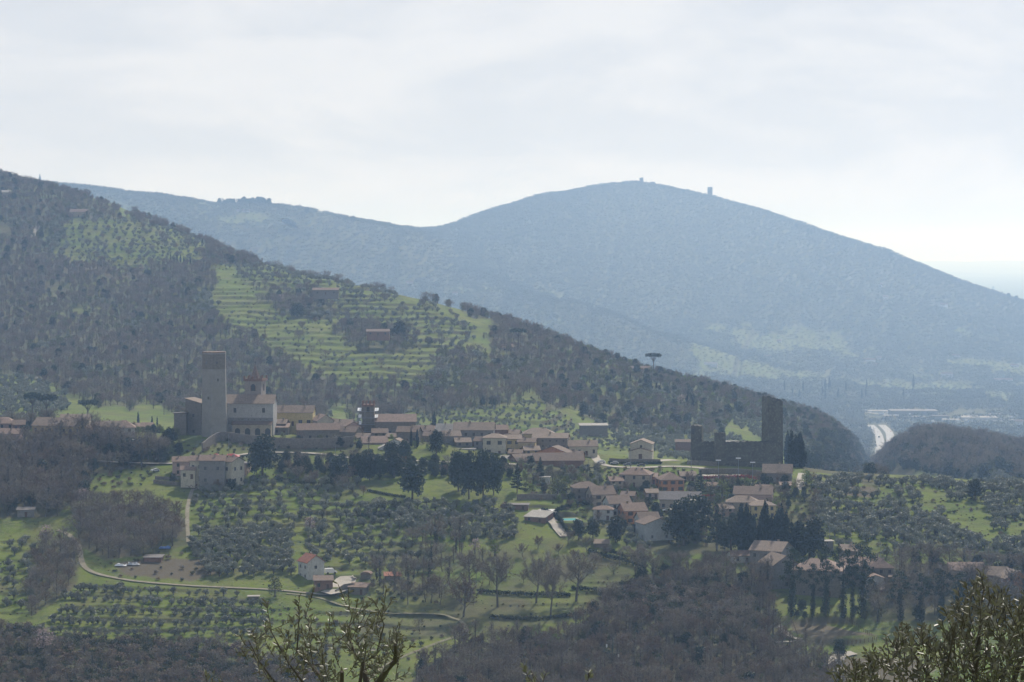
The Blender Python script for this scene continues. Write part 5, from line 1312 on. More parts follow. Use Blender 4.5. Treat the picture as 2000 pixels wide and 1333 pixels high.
# ---- olives
OL = [] # x,y,z,scale,label,group
def olives(polys, sp, sc0, sc1, label, group, rows=False, cut=(), y1=1320, y0=800, prob=1.0, seed=1, clump=0):
    m_ = zone(polys, y0, y1, cut)
    if clump: m_ &= vnoise(XG / 17 + seed, YG / 17, 71) * .6 + vnoise(XG / 6, YG / 6, 72) * .4 > clump
    if rows: m_ &= (FRG > .25) & (FRG < .6)
    for x, y, z in scatter(m_, sp, 4, prob, seed=seed): OL.append((x, y, z, sc0 + (sc1 - sc0) * random.random(), label, group))
olives([[(68,1255),(150,1140),(312,1155),(318,1235),(290,1252)]], 2.7, .5, .95, 'grey olive tree in the lower left terrace rows', 'olive trees of the lower left terraces', True, seed=2)
olives([[(332,1255),(338,1160),(500,1168),(525,1195),(505,1258)]], 2.7, .5, .95, 'grey olive tree in the terrace rows behind the foreground branches', 'olive trees of the terraces behind the branches', True, seed=3)
olives([[(-100,1200),(-100,1050),(72,1062),(60,1190)]], 6.0, .8, 1.0, 'olive tree on the sunlit meadow at the left picture edge', 'olive trees at the left meadow', seed=4)
olives([[(366,1045),(565,1040),(572,1125),(420,1130),(368,1085)]], 3.7, .9, 1.15, 'silver olive tree in the dense grove left of the white farmhouse', 'olive trees of the dense grove', seed=5)
olives([[(590,1085),(600,1000),(700,985),(800,1000),(870,1040),(850,1122),(780,1128),(720,1112),(650,1102)]], 5.2, .8, 1.15, 'olive tree on the terraces right of the white farmhouse', 'olive trees beside the white farmhouse', seed=6, clump=.3)
olives([[(374,1040),(380,955),(560,930),(700,935),(700,990),(600,1000),(570,1040)]], 5.0, .75, 1.05, 'olive tree on the terraces below the grey farmhouse', 'olive trees below the grey farmhouse', seed=7, clump=.3)
olives([[(700,990),(980,985),(1010,1010),(1010,1055),(880,1065),(770,1020)]], 4.2, .9, 1.25, 'olive tree in the dense band under the round meadow', 'olive trees under the round meadow', seed=8)
olives([[(1590,945),(1640,938),(1700,940),(1850,945),(2120,955),(2120,1140),(1920,1105),(1760,1105),(1640,1075),(1600,1020)]], 4.0, .8, 1.35, 'olive tree on the broad slope right of the cypress grove', 'olive trees of the broad right slope',
       cut=[[(1775,952),(1835,955),(1870,1000),(1800,988)],[(1835,985),(1920,972),(1935,1012),(1885,1052),(1840,1032)],[(1650,950),(1755,952),(1750,968),(1660,966)],[(1900,1030),(2000,1045),(2000,1060),(1880,1052)],[(1765,1005),(1800,1010),(1790,1025)],[(1690,1050),(1760,1060),(1740,1075)]], seed=9, clump=.42)
olives([[(1040,905),(1130,925),(1200,940),(1210,960),(1100,945),(1040,935)]], 6, .9, 1.1, 'olive tree in the gardens above the stepped row houses', 'garden olive trees above the row houses', seed=10)
olives([[(1190,1030),(1260,1045),(1290,1070),(1240,1085),(1180,1060)]], 5, .8, 1.1, 'olive tree in the garden under the big blank gable', 'garden olive trees under the blank gable', seed=11)
HILLO = [[(90,520),(95,430),(330,430),(480,480),(500,530),(300,528)], [(480,545),(480,500),(640,545),(760,575),(900,630),(950,665),(860,690),(760,655),(640,640),(560,570)]]
olives(HILLO, 8.0, .8, 1.35, 'olive tree on the upper hillside meadow', 'hillside olives', y0=1380, y1=3500, seed=12, clump=.42)
olives([[(430,620),(560,620),(800,660),(900,700),(850,790),(700,815),(640,800),(560,690),(440,640)]], 9, .5, .85, 'olive tree on the hillside terraces', 'hillside olives', y0=1380, y1=3500, seed=13, clump=.52)
olives([[(600,845),(850,800),(1030,782),(1190,850),(1300,880),(1000,875)]], 6.5, .5, .75, 'olive tree on the terraced knoll behind the village', 'hillside olives', y0=1340, y1=3500, seed=14)
olives([[(1200,840),(1340,845),(1480,880),(1420,890),(1210,885)], [(1440,800),(1600,830),(1640,880),(1560,900),(1440,840)]], 6, .7, 1.1, 'olive tree behind the castle', 'hillside olives', y0=1340, y1=3500, seed=15)
olives([[(-100,840),(-100,745),(60,750),(140,790),(110,830)]], 7, 1.0, 1.5, 'olive tree behind the umbrella pines', 'hillside olives', y0=1340, y1=3500, seed=16)
olives([[(1900,940),(2120,900),(2120,960),(1950,950)]], 7, 1.0, 1.5, 'olive tree past the wooded hump', 'hillside olives', y0=1300, y1=3500, seed=17)
# ---- other trees: (kind, x, y, z, scale, label, group)
TR = {'bare': [], 'ever': [], 'shrub': []}
PATCH = {'*': ['pole','bare','bare','pole','warm']}
def wood(fam, kinds, polys, sp, sc0, sc1, label, group, cut=(), y0=800, y1=1320, Ht=11, prob=1.0, seed=1, mask=None, road=True):
    m_ = zone(polys, y0, y1, cut) if mask is None else mask
    for x, y, z in scatter(m_, sp, Ht, prob, seed=seed, road=road):
        if y > 1340 and fam == 'bare' and kinds[0] == 'pole':
            q = float(vnoise(x / 55, y / 80, 88)) * .7 + float(vnoise(x / 14, y / 14, 89)) * .3
            if .031 < x / y < .14 and random.random() < .62:
                if random.random() < .45: OL.append((x, y, z, .8 + .6 * random.random(), 'olive tree in the mixed hillside woodland', 'hillside olives'))
                elif random.random() < .5: TR['ever'].append(('budding', x, y, z, .4 + .5 * random.random(), 'leafy tree scattered over the wooded hillside behind the village', 'leafy trees on the wooded hillside'))
                continue
            if q > .76: OL.append((x, y, z, 1.0 + .7 * random.random(), 'olive tree in the mixed hillside woodland', 'hillside olives')); continue
            if q > .69: TR['ever'].append(('budding', x, y, z, .5 + .5 * random.random(), 'leafy tree scattered over the wooded hillside behind the village', 'leafy trees on the wooded hillside')); continue
            if q < .12: continue
            if q < .3: TR[fam].append((random.choice(['warm', 'pole']), x, y, z, .45 + .5 * random.random(), label, group)); continue
        TR[fam].append((random.choice(kinds), x, y, z, sc0 + (sc1 - sc0) * random.random(), label, group))
W = WOODZ
wood('bare', ['bare','bare','ivybare','pole','warm'], [W['w1']], 5.0, .75, 1.15, 'dark leafless tree in the wood under the west end houses', 'bare trees of the west wood', seed=21)
wood('ever', ['evergreen','budding'], [W['w1']], 9.5, .7, 1.0, 'dark leafy tree among the bare west wood', 'leafy trees of the west wood', seed=22)
wood('bare', ['bare','bare','warm'], [W['w2']], 4.6, .62, .95, 'leafless tree in the round copse above the dirt track', 'bare trees of the round copse', seed=23)
wood('bare', ['bare','warm'], [W['w3']], 4.6, .5, .75, 'brown leafless tree on the knoll inside the track bend', 'bare trees of the track bend', seed=24)
wood('shrub', ['shrub'], [W['w4']], 2.7, .75, 1.6, 'brown winter shrub in the lower left thicket', 'shrubs of the lower left thicket', seed=25)
wood('bare', ['bare','warm','ivybare'], [W['w4']], 9, .4, .62, 'small leafless tree rising from the lower left thicket', 'bare trees of the lower left thicket', seed=26)
CLEARB = [(1170,1160),(1230,1145),(1440,1150),(1460,1200),(1380,1225),(1230,1215)]
wood('bare', ['pole','pole','bare','warm'], [W['w6']], 4.0, .42, .95, 'slender leafless tree in the large lower wood', 'bare trees of the large lower wood', cut=[CLEARB], seed=27)
wood('shrub', ['shrub'], [W['w6']], 4.2, .8, 1.5, 'low winter shrub under the large lower wood', 'shrubs of the large lower wood', cut=[CLEARB], seed=28)
wood('shrub', ['shrub','shrub','shrub'], [CLEARB], 2.4, .9, 1.7, 'ivy covered shrub mound in the wood clearing', 'shrub mounds of the wood clearing', seed=29)
wood('bare', ['bare'], [CLEARB], 9, .4, .6, 'small leafless tree in the shrubby wood clearing', 'bare trees of the wood clearing', seed=30)
wood('bare', ['ivybare','bare'], [W['w7']], 6.5, .7, 1.0, 'leafless tree on the bank below the convent', 'bare trees of the convent bank', seed=31)
wood('ever', ['evergreen','budding'], [W['w7']], 8.5, .6, 1.0, 'dark leafy tree on the bank below the convent', 'leafy trees of the convent bank', seed=32)
wood('ever', ['evergreen'], [[(545,905),(700,908),(1000,918),(1000,938),(700,935),(560,928)]], 4.8, .5, .85, 'dark leafy tree along the lane under the village', 'leafy trees along the village lane', seed=33, road=True)
wood('bare', ['bare','warm'], [[(545,905),(700,908),(1000,918),(1000,938),(700,935),(560,928)],[(540,935),(700,930),(720,975),(600,960)]], 10, .5, .8, 'leafless tree along the lane under the village', 'bare trees along the village lane', seed=34)
wood('ever', ['evergreen','budding','lime','conifer'], [[(170,870),(360,868),(345,905),(180,900)],[(0,845),(350,842),(350,866),(0,864)],[(540,858),(860,862),(900,884),(700,882),(560,872)],[(1000,890),(1150,905),(1200,935),(1600,945),(1600,1060),(1330,1060),(1200,1035),(1120,990),(1030,960)]], 6.2, .38, .72, 'leafy garden tree among the village houses', 'leafy garden trees of the village', seed=35)
wood('bare', ['bare','warm','blossom'], [[(170,870),(360,868),(345,905),(180,900)],[(1000,890),(1150,905),(1200,935),(1600,945),(1600,1060),(1330,1060),(1200,1035),(1120,990),(1030,960)],[(540,858),(860,862),(900,884),(700,882)],[(880,1070),(1160,1060),(1240,1100),(1180,1150),(900,1150)]], 11, .42, .7, 'leafless garden tree among the village houses', 'bare garden trees of the village', seed=36)
wood('shrub', ['shrub'], [[(1000,900),(1600,935),(1600,1060),(1330,1070),(1200,1045),(1120,1000),(1030,970)],[(380,860),(700,868),(700,885),(560,880),(400,884)],[(160,905),(300,910),(290,950),(180,960)],[(640,1140),(800,1135),(860,1180),(700,1175)]], 4.0, .4, .95, 'green shrub in the gardens and banks by the houses', 'garden shrubs by the houses', seed=37)
wood('bare', ['bare','ivybare','pole'], [[(800,1060),(900,1060),(900,1120),(830,1130)],[(720,1130),(880,1120),(900,1190),(760,1180)]], 7, .6, .9, 'leafless tree between farm huts and the big lone trees', 'bare trees beside the farm huts', seed=38)
wood('shrub', ['shrub'], [[(200,1075),(400,1080),(500,1105),(380,1140),(210,1125)]], 6.5, .4, .9, 'low scrubby bush on the allotment bank above the track', 'bushes of the allotment bank', seed=39)
wood('shrub', ['shrub'], [[(520,1180),(640,1215),(900,1245),(820,1290),(640,1285),(520,1270)]], 5.0, .4, .9, 'low bush on the terrace edge behind the foreground branches', 'bushes of the terraces behind the branches', seed=40)
wood('ever', ['evergreen','budding'], [W['w6']], 15, .4, .9, 'leafy tree scattered in the large lower wood', 'leafy trees of the large lower wood', seed=49)
wood('ever', ['evergreen','budding'], [[(1535,1192),(1700,1192),(1700,1214),(1535,1212)]], 3.6, .28, .6, 'small leafy tree under the convent pines', 'small trees under the convent pines', seed=51)
# hill woods
hm = zone(W['hill'], 1340, 3450)
hm |= (WOOD > .6) & (YG > 1340) & (YG < 3450)
wood('bare', ['pole','bare','bare','pole','pole','warm'], None, 5.9, .5, .95, '', '', Ht=9, seed=41, mask=hm & ((vnoise(XG/40, YG/40, 5) > .12)) & ~((PXG > 1700) & (PYG > 830)))
wood('bare', ['ivybare','bare','pole','warm'], None, 7.0, .8, 1.4, '', '', Ht=14, seed=48, mask=hm & (PXG > 1700) & (PYG > 830))
wood('ever', ['evergreen','budding','budding','budding'], None, 14, .45, 1.1, 'leafy tree scattered over the wooded hillside behind the village', 'leafy trees on the wooded hillside', Ht=9, seed=42, mask=hm & (PXG < 1100))
wood('ever', ['evergreen','budding','budding','evergreen','budding','lime'], None, 11, .6, 1.1, 'leafy tree on the mixed slope behind the castle', 'leafy trees on the slope behind the castle', Ht=9, seed=43, mask=hm & (PXG >= 1100) & (PXG < 1700))
wood('ever', ['evergreen','budding','evergreen'], [[(1700,960),(1700,830),(2130,830),(2130,955),(2010,950),(1850,930),(1700,925)],[(1570,900),(1600,870),(1712,850),(1712,960),(1640,930),(1570,925)]], 9, .7, 1.6, 'leafy tree on the wooded hump by the motorway', 'leafy trees of the wooded hump', y0=1325, y1=3450, seed=46)
wood('shrub', ['shrub'], [[(1600,935),(2100,945),(2100,1130),(1920,1105),(1640,1080)]], 9, .4, .9, 'low bush among the olives of the broad right slope', 'bushes of the broad right slope', seed=47)
wood('bare', ['bare','warm','bare'], HILLO + [[(560,570),(900,640),(850,760),(560,700)]], 26, .6, .95, '', '', y0=1340, y1=3500, seed=44)
# rough growth: brambles on the terrace banks and tussocks over the meadows
wood('shrub', ['shrub'], None, 2.0, .16, .42, 'bramble on the terrace banks', 'brambles of the terrace banks', Ht=2, seed=61, prob=.6, mask=(FRG > .84) & (YG > 850) & (YG < 1330))
wood('shrub', ['shrub'], None, 4.5, .3, .75, 'bramble on the terrace banks', 'brambles of the terrace banks', Ht=2, seed=62, prob=.6, mask=(FRG > .84) & (YG > 1340) & (YG < 3400) & (WOOD < .4))
wood('shrub', ['shrub'], None, 3.0, .08, .26, 'grass tussock', 'tussocks', Ht=2, seed=63, prob=.5, mask=(YG > 850) & (YG < 1330) & (WOOD < .75) & (SOIL < .3) & (vnoise(XG / 13, YG / 13, 64) > .42))
wood('shrub', ['shrub'], [[(150,868),(360,866),(400,890),(345,905),(170,905)],[(380,880),(560,878),(700,890),(640,905),(480,930),(400,900)],[(440,930),(560,925),(520,960),(440,950)]], 4.0, .35, .8, 'rough bush on the slope around the pale tower', 'bushes around the pale tower', seed=65)
# ---- explicit trees
EX = []
def ex(kind, px, py, hp, label, cat='tree', name=None, w=1.0, Y=None, v=None):
    H0 = {'olive':4.6,'bare':13,'pole':12.5,'bigbare':20,'ivybare':15,'warm':10,'cypress':13,'umbrella':14,'pine':22,'evergreen':9,'conifer':14,'lime':7,'budding':8,'blossom':6,'shrub':2.6}[kind]
    if Y: Y = -Y if Y < 0 else float(FY(Y))
    x, y, z = at(px, py, Y) if Y else G(px, py)
    s = hp * y / F / H0
    nm = name or {'cypress':'cypress_tree','umbrella':'umbrella_pine','pine':'pine_tree','bigbare':'bare_tree','bare':'bare_tree','ivybare':'bare_tree','warm':'bare_tree','pole':'bare_tree','evergreen':'evergreen_tree','conifer':'conifer_tree','lime':'spring_tree','budding':'spring_tree','blossom':'blossom_tree','shrub':'shrub'}[kind]
    plant(kind, x, y, z, s, label, cat, name=nm, sxy=w, v=v)
ex('umbrella', 64, 830, 60, 'umbrella pine on the left of the pair above the ochre building', w=.75)
ex('umbrella', 91, 832, 58, 'umbrella pine on the right of the pair above the ochre building', w=.85)
ex('umbrella', 171, 832, 48, 'single broad umbrella pine above the low brown roof', w=1.1)
ex('umbrella', 1276, 728, 36, 'umbrella pine on the skyline beside the hillside villa', w=1.1, Y=1722)
ex('umbrella', 1012, 680, 36, 'dark broad tree clump beside the pinkish hillside cottage', w=1.2, Y=1660)
ex('umbrella', 1925, 890, 38, 'umbrella pine on top of the wooded hump', w=1.3, Y=1790)
ex('umbrella', 1906, 888, 36, 'umbrella pine behind the first one on the wooded hump', w=1.1, Y=1810)
ex('umbrella', 1970, 905, 40, 'thin umbrella pine right of the wooded hump', w=.8, Y=1760)
for i, (a, b_, h_, w_, lb) in enumerate([(848,846,42,.9,'single tall cypress standing over the village roofs'),(803,872,34,.6,'slim cypress on the left of the pair below the nave'),(815,873,36,.6,'slim cypress on the right of the pair below the nave'),
    (270,830,26,.7,'small cypress beside the white house roof'),(297,832,20,.7,'thin cypress left of the garden group'),(307,832,18,.7,'thin cypress right of the garden group'),
    (1538,908,66,.85,'castle cypress closest to the tall keep'),(1545,912,72,.9,'tallest cypress of the castle group'),(1553,913,64,1,'middle cypress of the castle group'),(1561,912,70,.9,'fourth cypress of the castle group'),(1566,914,60,.9,'outermost cypress of the castle group'),
    (1447,1076,94,.62,'grove cypress standing at the left end of the row'),(1458,1078,96,.62,'second cypress of the grove row'),(1472,1080,78,.7,'shorter third cypress of the grove row'),(1483,1080,66,.8,'low fourth cypress of the grove row'),(1495,1080,104,.75,'tallest cypress of the grove row'),
    (1506,1082,76,.8,'sixth cypress of the grove row'),(1516,1082,84,.75,'seventh cypress of the grove row'),(1526,1082,98,.75,'second tallest cypress of the grove row'),(1536,1082,84,.8,'ninth cypress of the grove row'),(1547,1083,66,.9,'low cypress towards the grove end'),(1558,1084,70,.9,'second last cypress of the grove'),(1569,1086,62,1,'last cypress before the dark round tree'),
    (1465,1068,70,.8,'cypress behind the third of the grove row'),(1489,1068,74,.8,'cypress behind the tallest of the grove row'),(1521,1068,76,.8,'cypress behind the seventh of the grove row'),(395,480,14,.8,'lone hillside cypress on the wooded ridge'),(448,488,10,.8,'small cypress beside the ridge cottage'),
    (1231,748,20,.8,'hillside cypress left of the pink roofed villa'),(1262,760,26,.8,'hillside cypress in front of the pink roofed villa'),(1282,770,22,.8,'lone cypress on the slope right of the villa'),(1342,800,30,.8,'dark hillside cypress above the slim castle tower'),(1353,802,26,.8,'dark cypress next to the one above the slim tower')]):
    ex('cypress', a, b_, h_, lb, w=w_ * 1.5)
for i in range(12): ex('cypress', 333 + i * 6.5, 508 + i * 1.6, 12 + random.random() * 4, 'small cypress in the avenue across the hillside', w=1)
for o in list(COL.objects):
    if o.get('label', '').startswith('small cypress in the avenue'): o['group'] = 'cypresses of the hillside avenue'
for a, b_, h_, w_, k, lb in [
 (513,930,84,1.0,'evergreen','huge dark evergreen standing beside the farm group'), (852,890,52,.75,'evergreen','dark conical evergreen below the tall cypress'), (805,975,78,.9,'evergreen','broad dark tree alone on the round meadow'),
 (895,960,84,.62,'evergreen','dark tree on the left of the tall meadow group'), (916,975,96,.58,'evergreen','dense dark tree in the middle of the meadow group'), (944,975,100,.55,'evergreen','tallest dark tree of the meadow group'), (964,968,84,.55,'evergreen','dark tree on the right of the meadow group'),
 (1010,964,60,.9,'conifer','lone conifer on the lawn with a round shadow'), (703,938,54,.8,'evergreen','dark tree first in the tall lane hedge'), (722,938,56,.8,'evergreen','dark tree second in the tall lane hedge'), (741,936,50,.8,'evergreen','dark tree third in the tall lane hedge'), (770,934,54,.9,'evergreen','dark tree last in the tall lane hedge'),
 (660,944,58,.9,'evergreen','dark tree above the brown terrace bank'), (1055,940,48,.9,'conifer','dark conifer in front of the long brown hall'), (1090,972,46,1.1,'budding','round yellowish tree by the pool walls'), (1368,968,50,1,'conifer','dark blue conifer beside the orange villa'),
 (1441,962,34,.9,'conifer','small dark conifer before the red hedge'), (1410,974,38,1.2,'lime','round lime green tree under the red hedge'), (1388,972,30,1.1,'budding','yellow green tree beside the dark blue conifer'), (1905,978,44,1,'evergreen','dark round tree alone at the edge of the olive slope'),
 (1335,1066,96,1.0,'evergreen','big dark tree beside the blank gable house'), (1362,1050,88,.95,'evergreen','big dark tree behind the one by the gable'), (1400,1076,92,.95,'conifer','wide dark cedar left of the cypress grove'), (1428,1078,70,1,'evergreen','dark tree between cedar and cypress grove'),
 (1590,1088,80,.85,'evergreen','dark round tree at the right end of the cypress grove'), (1580,1092,60,1,'evergreen','lower dark tree in front of the grove end'), (1130,1055,42,.9,'evergreen','dark garden tree left of the open shed'), (1158,1052,40,1,'evergreen','dark garden tree beside the open shed'), (1202,1060,52,.9,'evergreen','dark garden tree between shed and blank gable'),
 (228,868,36,1,'conifer','dark conifer in front of the grey rendered house'), (330,875,40,1,'evergreen','dark tree beside the ruined wall block'), (255,905,52,1.2,'evergreen','large dark bush tree above the west lane'), (790,905,46,.9,'evergreen','dark rounded tree beside the white villa'), (765,905,44,1.1,'evergreen','dark rounded tree in front of the white villa'),
 (352,950,18,1.1,'budding','small budding tree before the farmhouse wing'), (376,956,15,1.2,'shrub','low bush before the pale farmhouse section'), (402,958,22,1.1,'bare','small bare tree before the grey farmhouse front'), (424,960,24,1.1,'warm','brown bare tree before the grey farmhouse front'), (452,958,24,1.1,'evergreen','small dark tree before the tall cream farmhouse end'), (338,944,20,1.0,'evergreen','dark bush tree left of the farmhouse wing'), (476,945,24,1.1,'bare','bare tree between farmhouse and huge dark evergreen'),
 (720,912,36,1.2,'evergreen','dark tree under the low pinkish roof'), (1575,950,34,1,'lime','lime green tree right of the castle cypresses'), (780,668,42,1,'evergreen','dark round tree on the hillside terraces'), (580,620,30,1.3,'evergreen','dark tree clump on the hillside meadow'), (985,1000,22,1,'shrub','round hedge bush at the garage corner'),
 (1500,1160,84,.7,'ivybare','ivy clad tree on the lawn left of the convent pines'), (1484,1158,74,.7,'ivybare','second ivy clad tree on the lawn left of the pines'), (1640,1290,44,.8,'evergreen','dark bush tree beside the sandy arena'),
 (1125,1175,108,1.0,'bigbare','large leafless tree with full crown on the park lawn'), (1075,1208,112,.75,'bigbare','tall thin leafless tree right of the ivy trunk'), (972,1186,118,.8,'bigbare','large leafless tree with ivy dark trunk on the lawn'), (1047,1178,104,.85,'bigbare','leafless tree between the ivy trunk and the full crown'),
 (920,1158,92,.8,'bigbare','large leafless tree left of the ivy trunk tree'), (852,1082,84,.85,'ivybare','leafless tree with ivy trunk at the grove edge'), (905,1205,84,1.0,'warm','brown dense leafless tree near the track bend'), (842,1178,60,.9,'warm','brown rounded leafless tree above the track'), (1250,1128,72,1.2,'bigbare','broad leafless tree behind the wood edge'),
 (537,1166,42,1.1,'budding','round tree casting a dark pool of shade by the track'), (820,1235,34,.8,'bare','small lone tree on the terrace above the track'), (90,1066,44,.9,'blossom','pale blossoming tree at the head of the dirt track'), (163,990,38,1.1,'blossom','white blossoming tree above the round copse'),
 (86,1272,48,1.1,'blossom','pale flowering tree in the lower left thicket'), (966,1086,34,.9,'lime','bright lime green tree behind the big lone trees'), (928,1082,32,1.0,'blossom','pinkish blossom tree behind the big lone trees'), (605,1036,28,1.1,'blossom','pale blossom tree beside the farm path'),
 (549,592,18,1.2,'blossom','pale blossom tree on the hillside meadow edge'), (1083,1270,34,1.1,'lime','yellow green tree deep in the lower wood'), (1330,790,20,1.1,'blossom','white blossom tree on the slope behind the castle'), (845,592,22,1,'bare','round bare tree standing on the hill skyline'), (880,606,24,1,'bare','second round bare tree on the hill skyline'), (500,500,22,1,'bare','bare tree on the ridge above the cypress avenue')]:
    ex(k, a, b_, h_, lb, w=w_)
for i, (a, b_, h_, w_, lb) in enumerate([(1545,1204,134,.75,'ivy clad pine at the left end of the convent pines'),(1587,1206,106,.55,'ivy clad pine with low dark cone of ivy'),(1613,1204,134,.65,'leaning ivy clad pine in the middle of the row'),(1646,1206,136,.62,'ivy clad pine with open crown before the convent roof'),(1684,1206,142,.8,'thickest ivy clad pine beside the white cottage'),(1665,1208,120,.5,'slim ivy clad pine behind the thickest one'),
    (1760,1212,96,.9,'dark pine on the bank right of the white cottage'),(1800,1214,92,.9,'dark pine on the wooded bank before the stone house'),(1838,1216,104,.9,'taller dark pine on the wooded bank'),(1872,1216,96,.9,'dark pine at the right of the wooded bank'),(1895,1218,80,.9,'last dark pine before the foreground olive')]):
    ex('pine', a, b_, h_, lb, w=w_)
# ridge pines far away, valley cypresses
for i in range(22): ex(random.choice(['pine','evergreen','evergreen']), 428 + i * 4.6 + random.random() * 3, 402 - 4 * math.sin(i / 6), 9 + 8 * random.random(), 'small pine in the crest row on the far ridge', name='ridge_pine', w=.9, Y=4190)
for a, b_, h_ in [(560,412,9),(600,414,12),(690,430,13),(672,428,8),(1180,362,8),(1217,358,8),(1335,374,9),(1295,366,9),(340,395,8),(205,375,8),(78,352,16),(1585,455,14),(1578,452,10),(1625,462,11),(1555,442,10),(1740,500,11),(1690,486,10),(1970,580,12),(1985,585,12),(1940,565,10),(130,365,8),(1865,545,8)]:
    g = G(a, b_ + 4, 1900); ex('conifer' if a in (78, 1585) else 'evergreen', a, b_ + 4, h_, 'small dark tree standing out on the skyline', name='skyline_tree', Y=-g[1])
for i in range(26):
    a = random.choice([1560,1640,1680,1720,1770,1620,1600,1655,1330,1545]) + random.uniform(-14, 14); g = G(a, 785 - random.random() * 30, 4300); ex('cypress', a, 785 - random.random() * 30, 17 + random.random() * 10, 'tall thin cypress in the hazy valley wood', name='valley_cypress', w=1.0, Y=-g[1])
for o in list(COL.objects):
    l = o.get('label', '')
    if l.startswith('small pine in the crest'): o['group'] = 'pines along the far ridge crest'
    if l.startswith('small dark tree standing out'): o['group'] = 'trees on the far skyline'
    if l.startswith('tall thin cypress in the hazy'): o['group'] = 'cypresses of the hazy valley'
# ---- place: 300 that show largest as individuals, the rest as one mass
def split(lst, fam, indname, massname, masslabel, kinds, cap, cat='tree'):
    lst.sort(key=lambda t: -t[4] / t[2])
    vi = [(k, i) for k in kinds for i in range(len(KINDS[k]))]
    src = {}
    for n, t in enumerate(lst[:cap]):
        k, x, y, z, s, lb, gr = t
        v = random.randrange(len(KINDS[k])); last = n > cap * .35 and (k, v) not in src
        o = plant(k, x, y, z - .1, s, lb or 'tree on the hillside behind the village', cat, gr or 'hillside trees', name=indname.get(k, indname['*']), parts=not last, v=v)
        if last: src[(k, v)] = o
    keys = list(src); pts = []
    byk = {}
    for i, q in enumerate(keys): byk.setdefault(q[0], []).append(i)
    # nodes join in reverse order of linking is harmless: any index is a tree of this mass
    for t in lst[cap:]:
        c = byk.get(t[0]) or [i for i, q in enumerate(keys) if q[0] != 'conifer']
        pts.append((t[1], t[2], t[3] - .2, t[4], random.choice(c)))
    if pts: mass(massname, pts, [src[q] for q in keys], masslabel, cat if cat != 'tree' else 'wood')
    print(massname, len(lst), len(pts), len(keys))
split([('olive', x, y, z, s, l, g) for x, y, z, s, l, g in OL], None, {'*': 'olive_tree'}, 'olive_grove', 'silver grey olive trees covering the slopes and hillside meadows beyond the nearest ones', ['olive'], 299)
split(TR['bare'], None, {'*': 'bare_tree', 'blossom': 'blossom_tree'}, 'bare_wood', 'leafless grey brown woodland on the hillside and in the lower valley', ['pole','bare','ivybare','warm'], 275)
split(TR['ever'], None, {'*': 'evergreen_tree', 'lime': 'spring_tree', 'budding': 'spring_tree', 'conifer': 'conifer_tree'}, 'leafy_wood', 'scattered evergreen and budding trees on the hillside behind the village', ['evergreen','budding','lime','conifer'], 299)
split(TR['shrub'], None, {'*': 'shrub'}, 'undergrowth', 'low winter scrub and brambles around the woods', ['shrub'], 299, 'shrub')
# ---- far woods
def far_pts(mask, sp, Ht, s0, s1, seed, prob=1.0):
    return [(x, y, z, s0 + (s1 - s0) * random.random(), random.choice([0, 1, 2, 0, 1, 2, 3])) for x, y, z in scatter(mask, sp, Ht, prob, check=False, seed=seed, jit=3)]
FS = []
for i, me in enumerate(FARM):
    x, y, z = G(1725 + 90 * i, 800, 4000); o = bpy.data.objects.new('valley_tree', me); link(o); o.location = (x, y, z); tag(o, ['rounded brown tree beside the valley depots','rounded brown tree right of the long valley hall','rounded brown tree near the valley warehouses','dark green tree near the valley warehouses'][i], 'tree'); FS.append(o)
YDEP = (PYG > 802) & (PYG < 829) & (PXG > 1690) & (PXG < 1975) & (fbm(XG / 60, YG / 120, 95, 3) > -.1)
road_m = np.zeros(ZG.shape, bool)
for p, w in ROADS:
    if p[:, 1].min() > 3300 and w > 6:
        for q in p[::2]: road_m |= ((XG - q[0]) ** 2 + (YG - q[1]) ** 2 < (w * .5 + 9) ** 2)
fw = (YG > 3450) & (YG < 11500)
pts = far_pts(fw & (WOOD > .62) & ~YDEP & ~road_m, 14.5, 10, .9, 1.6, 61)
pts += far_pts(fw & (WOOD <= .62) & ~YDEP & ~road_m, 18, 5, .4, .9, 62)
mass('far_wood', pts, FS, 'hazy blue woodland covering the far hills and valley', 'wood')
print('far', len(pts))
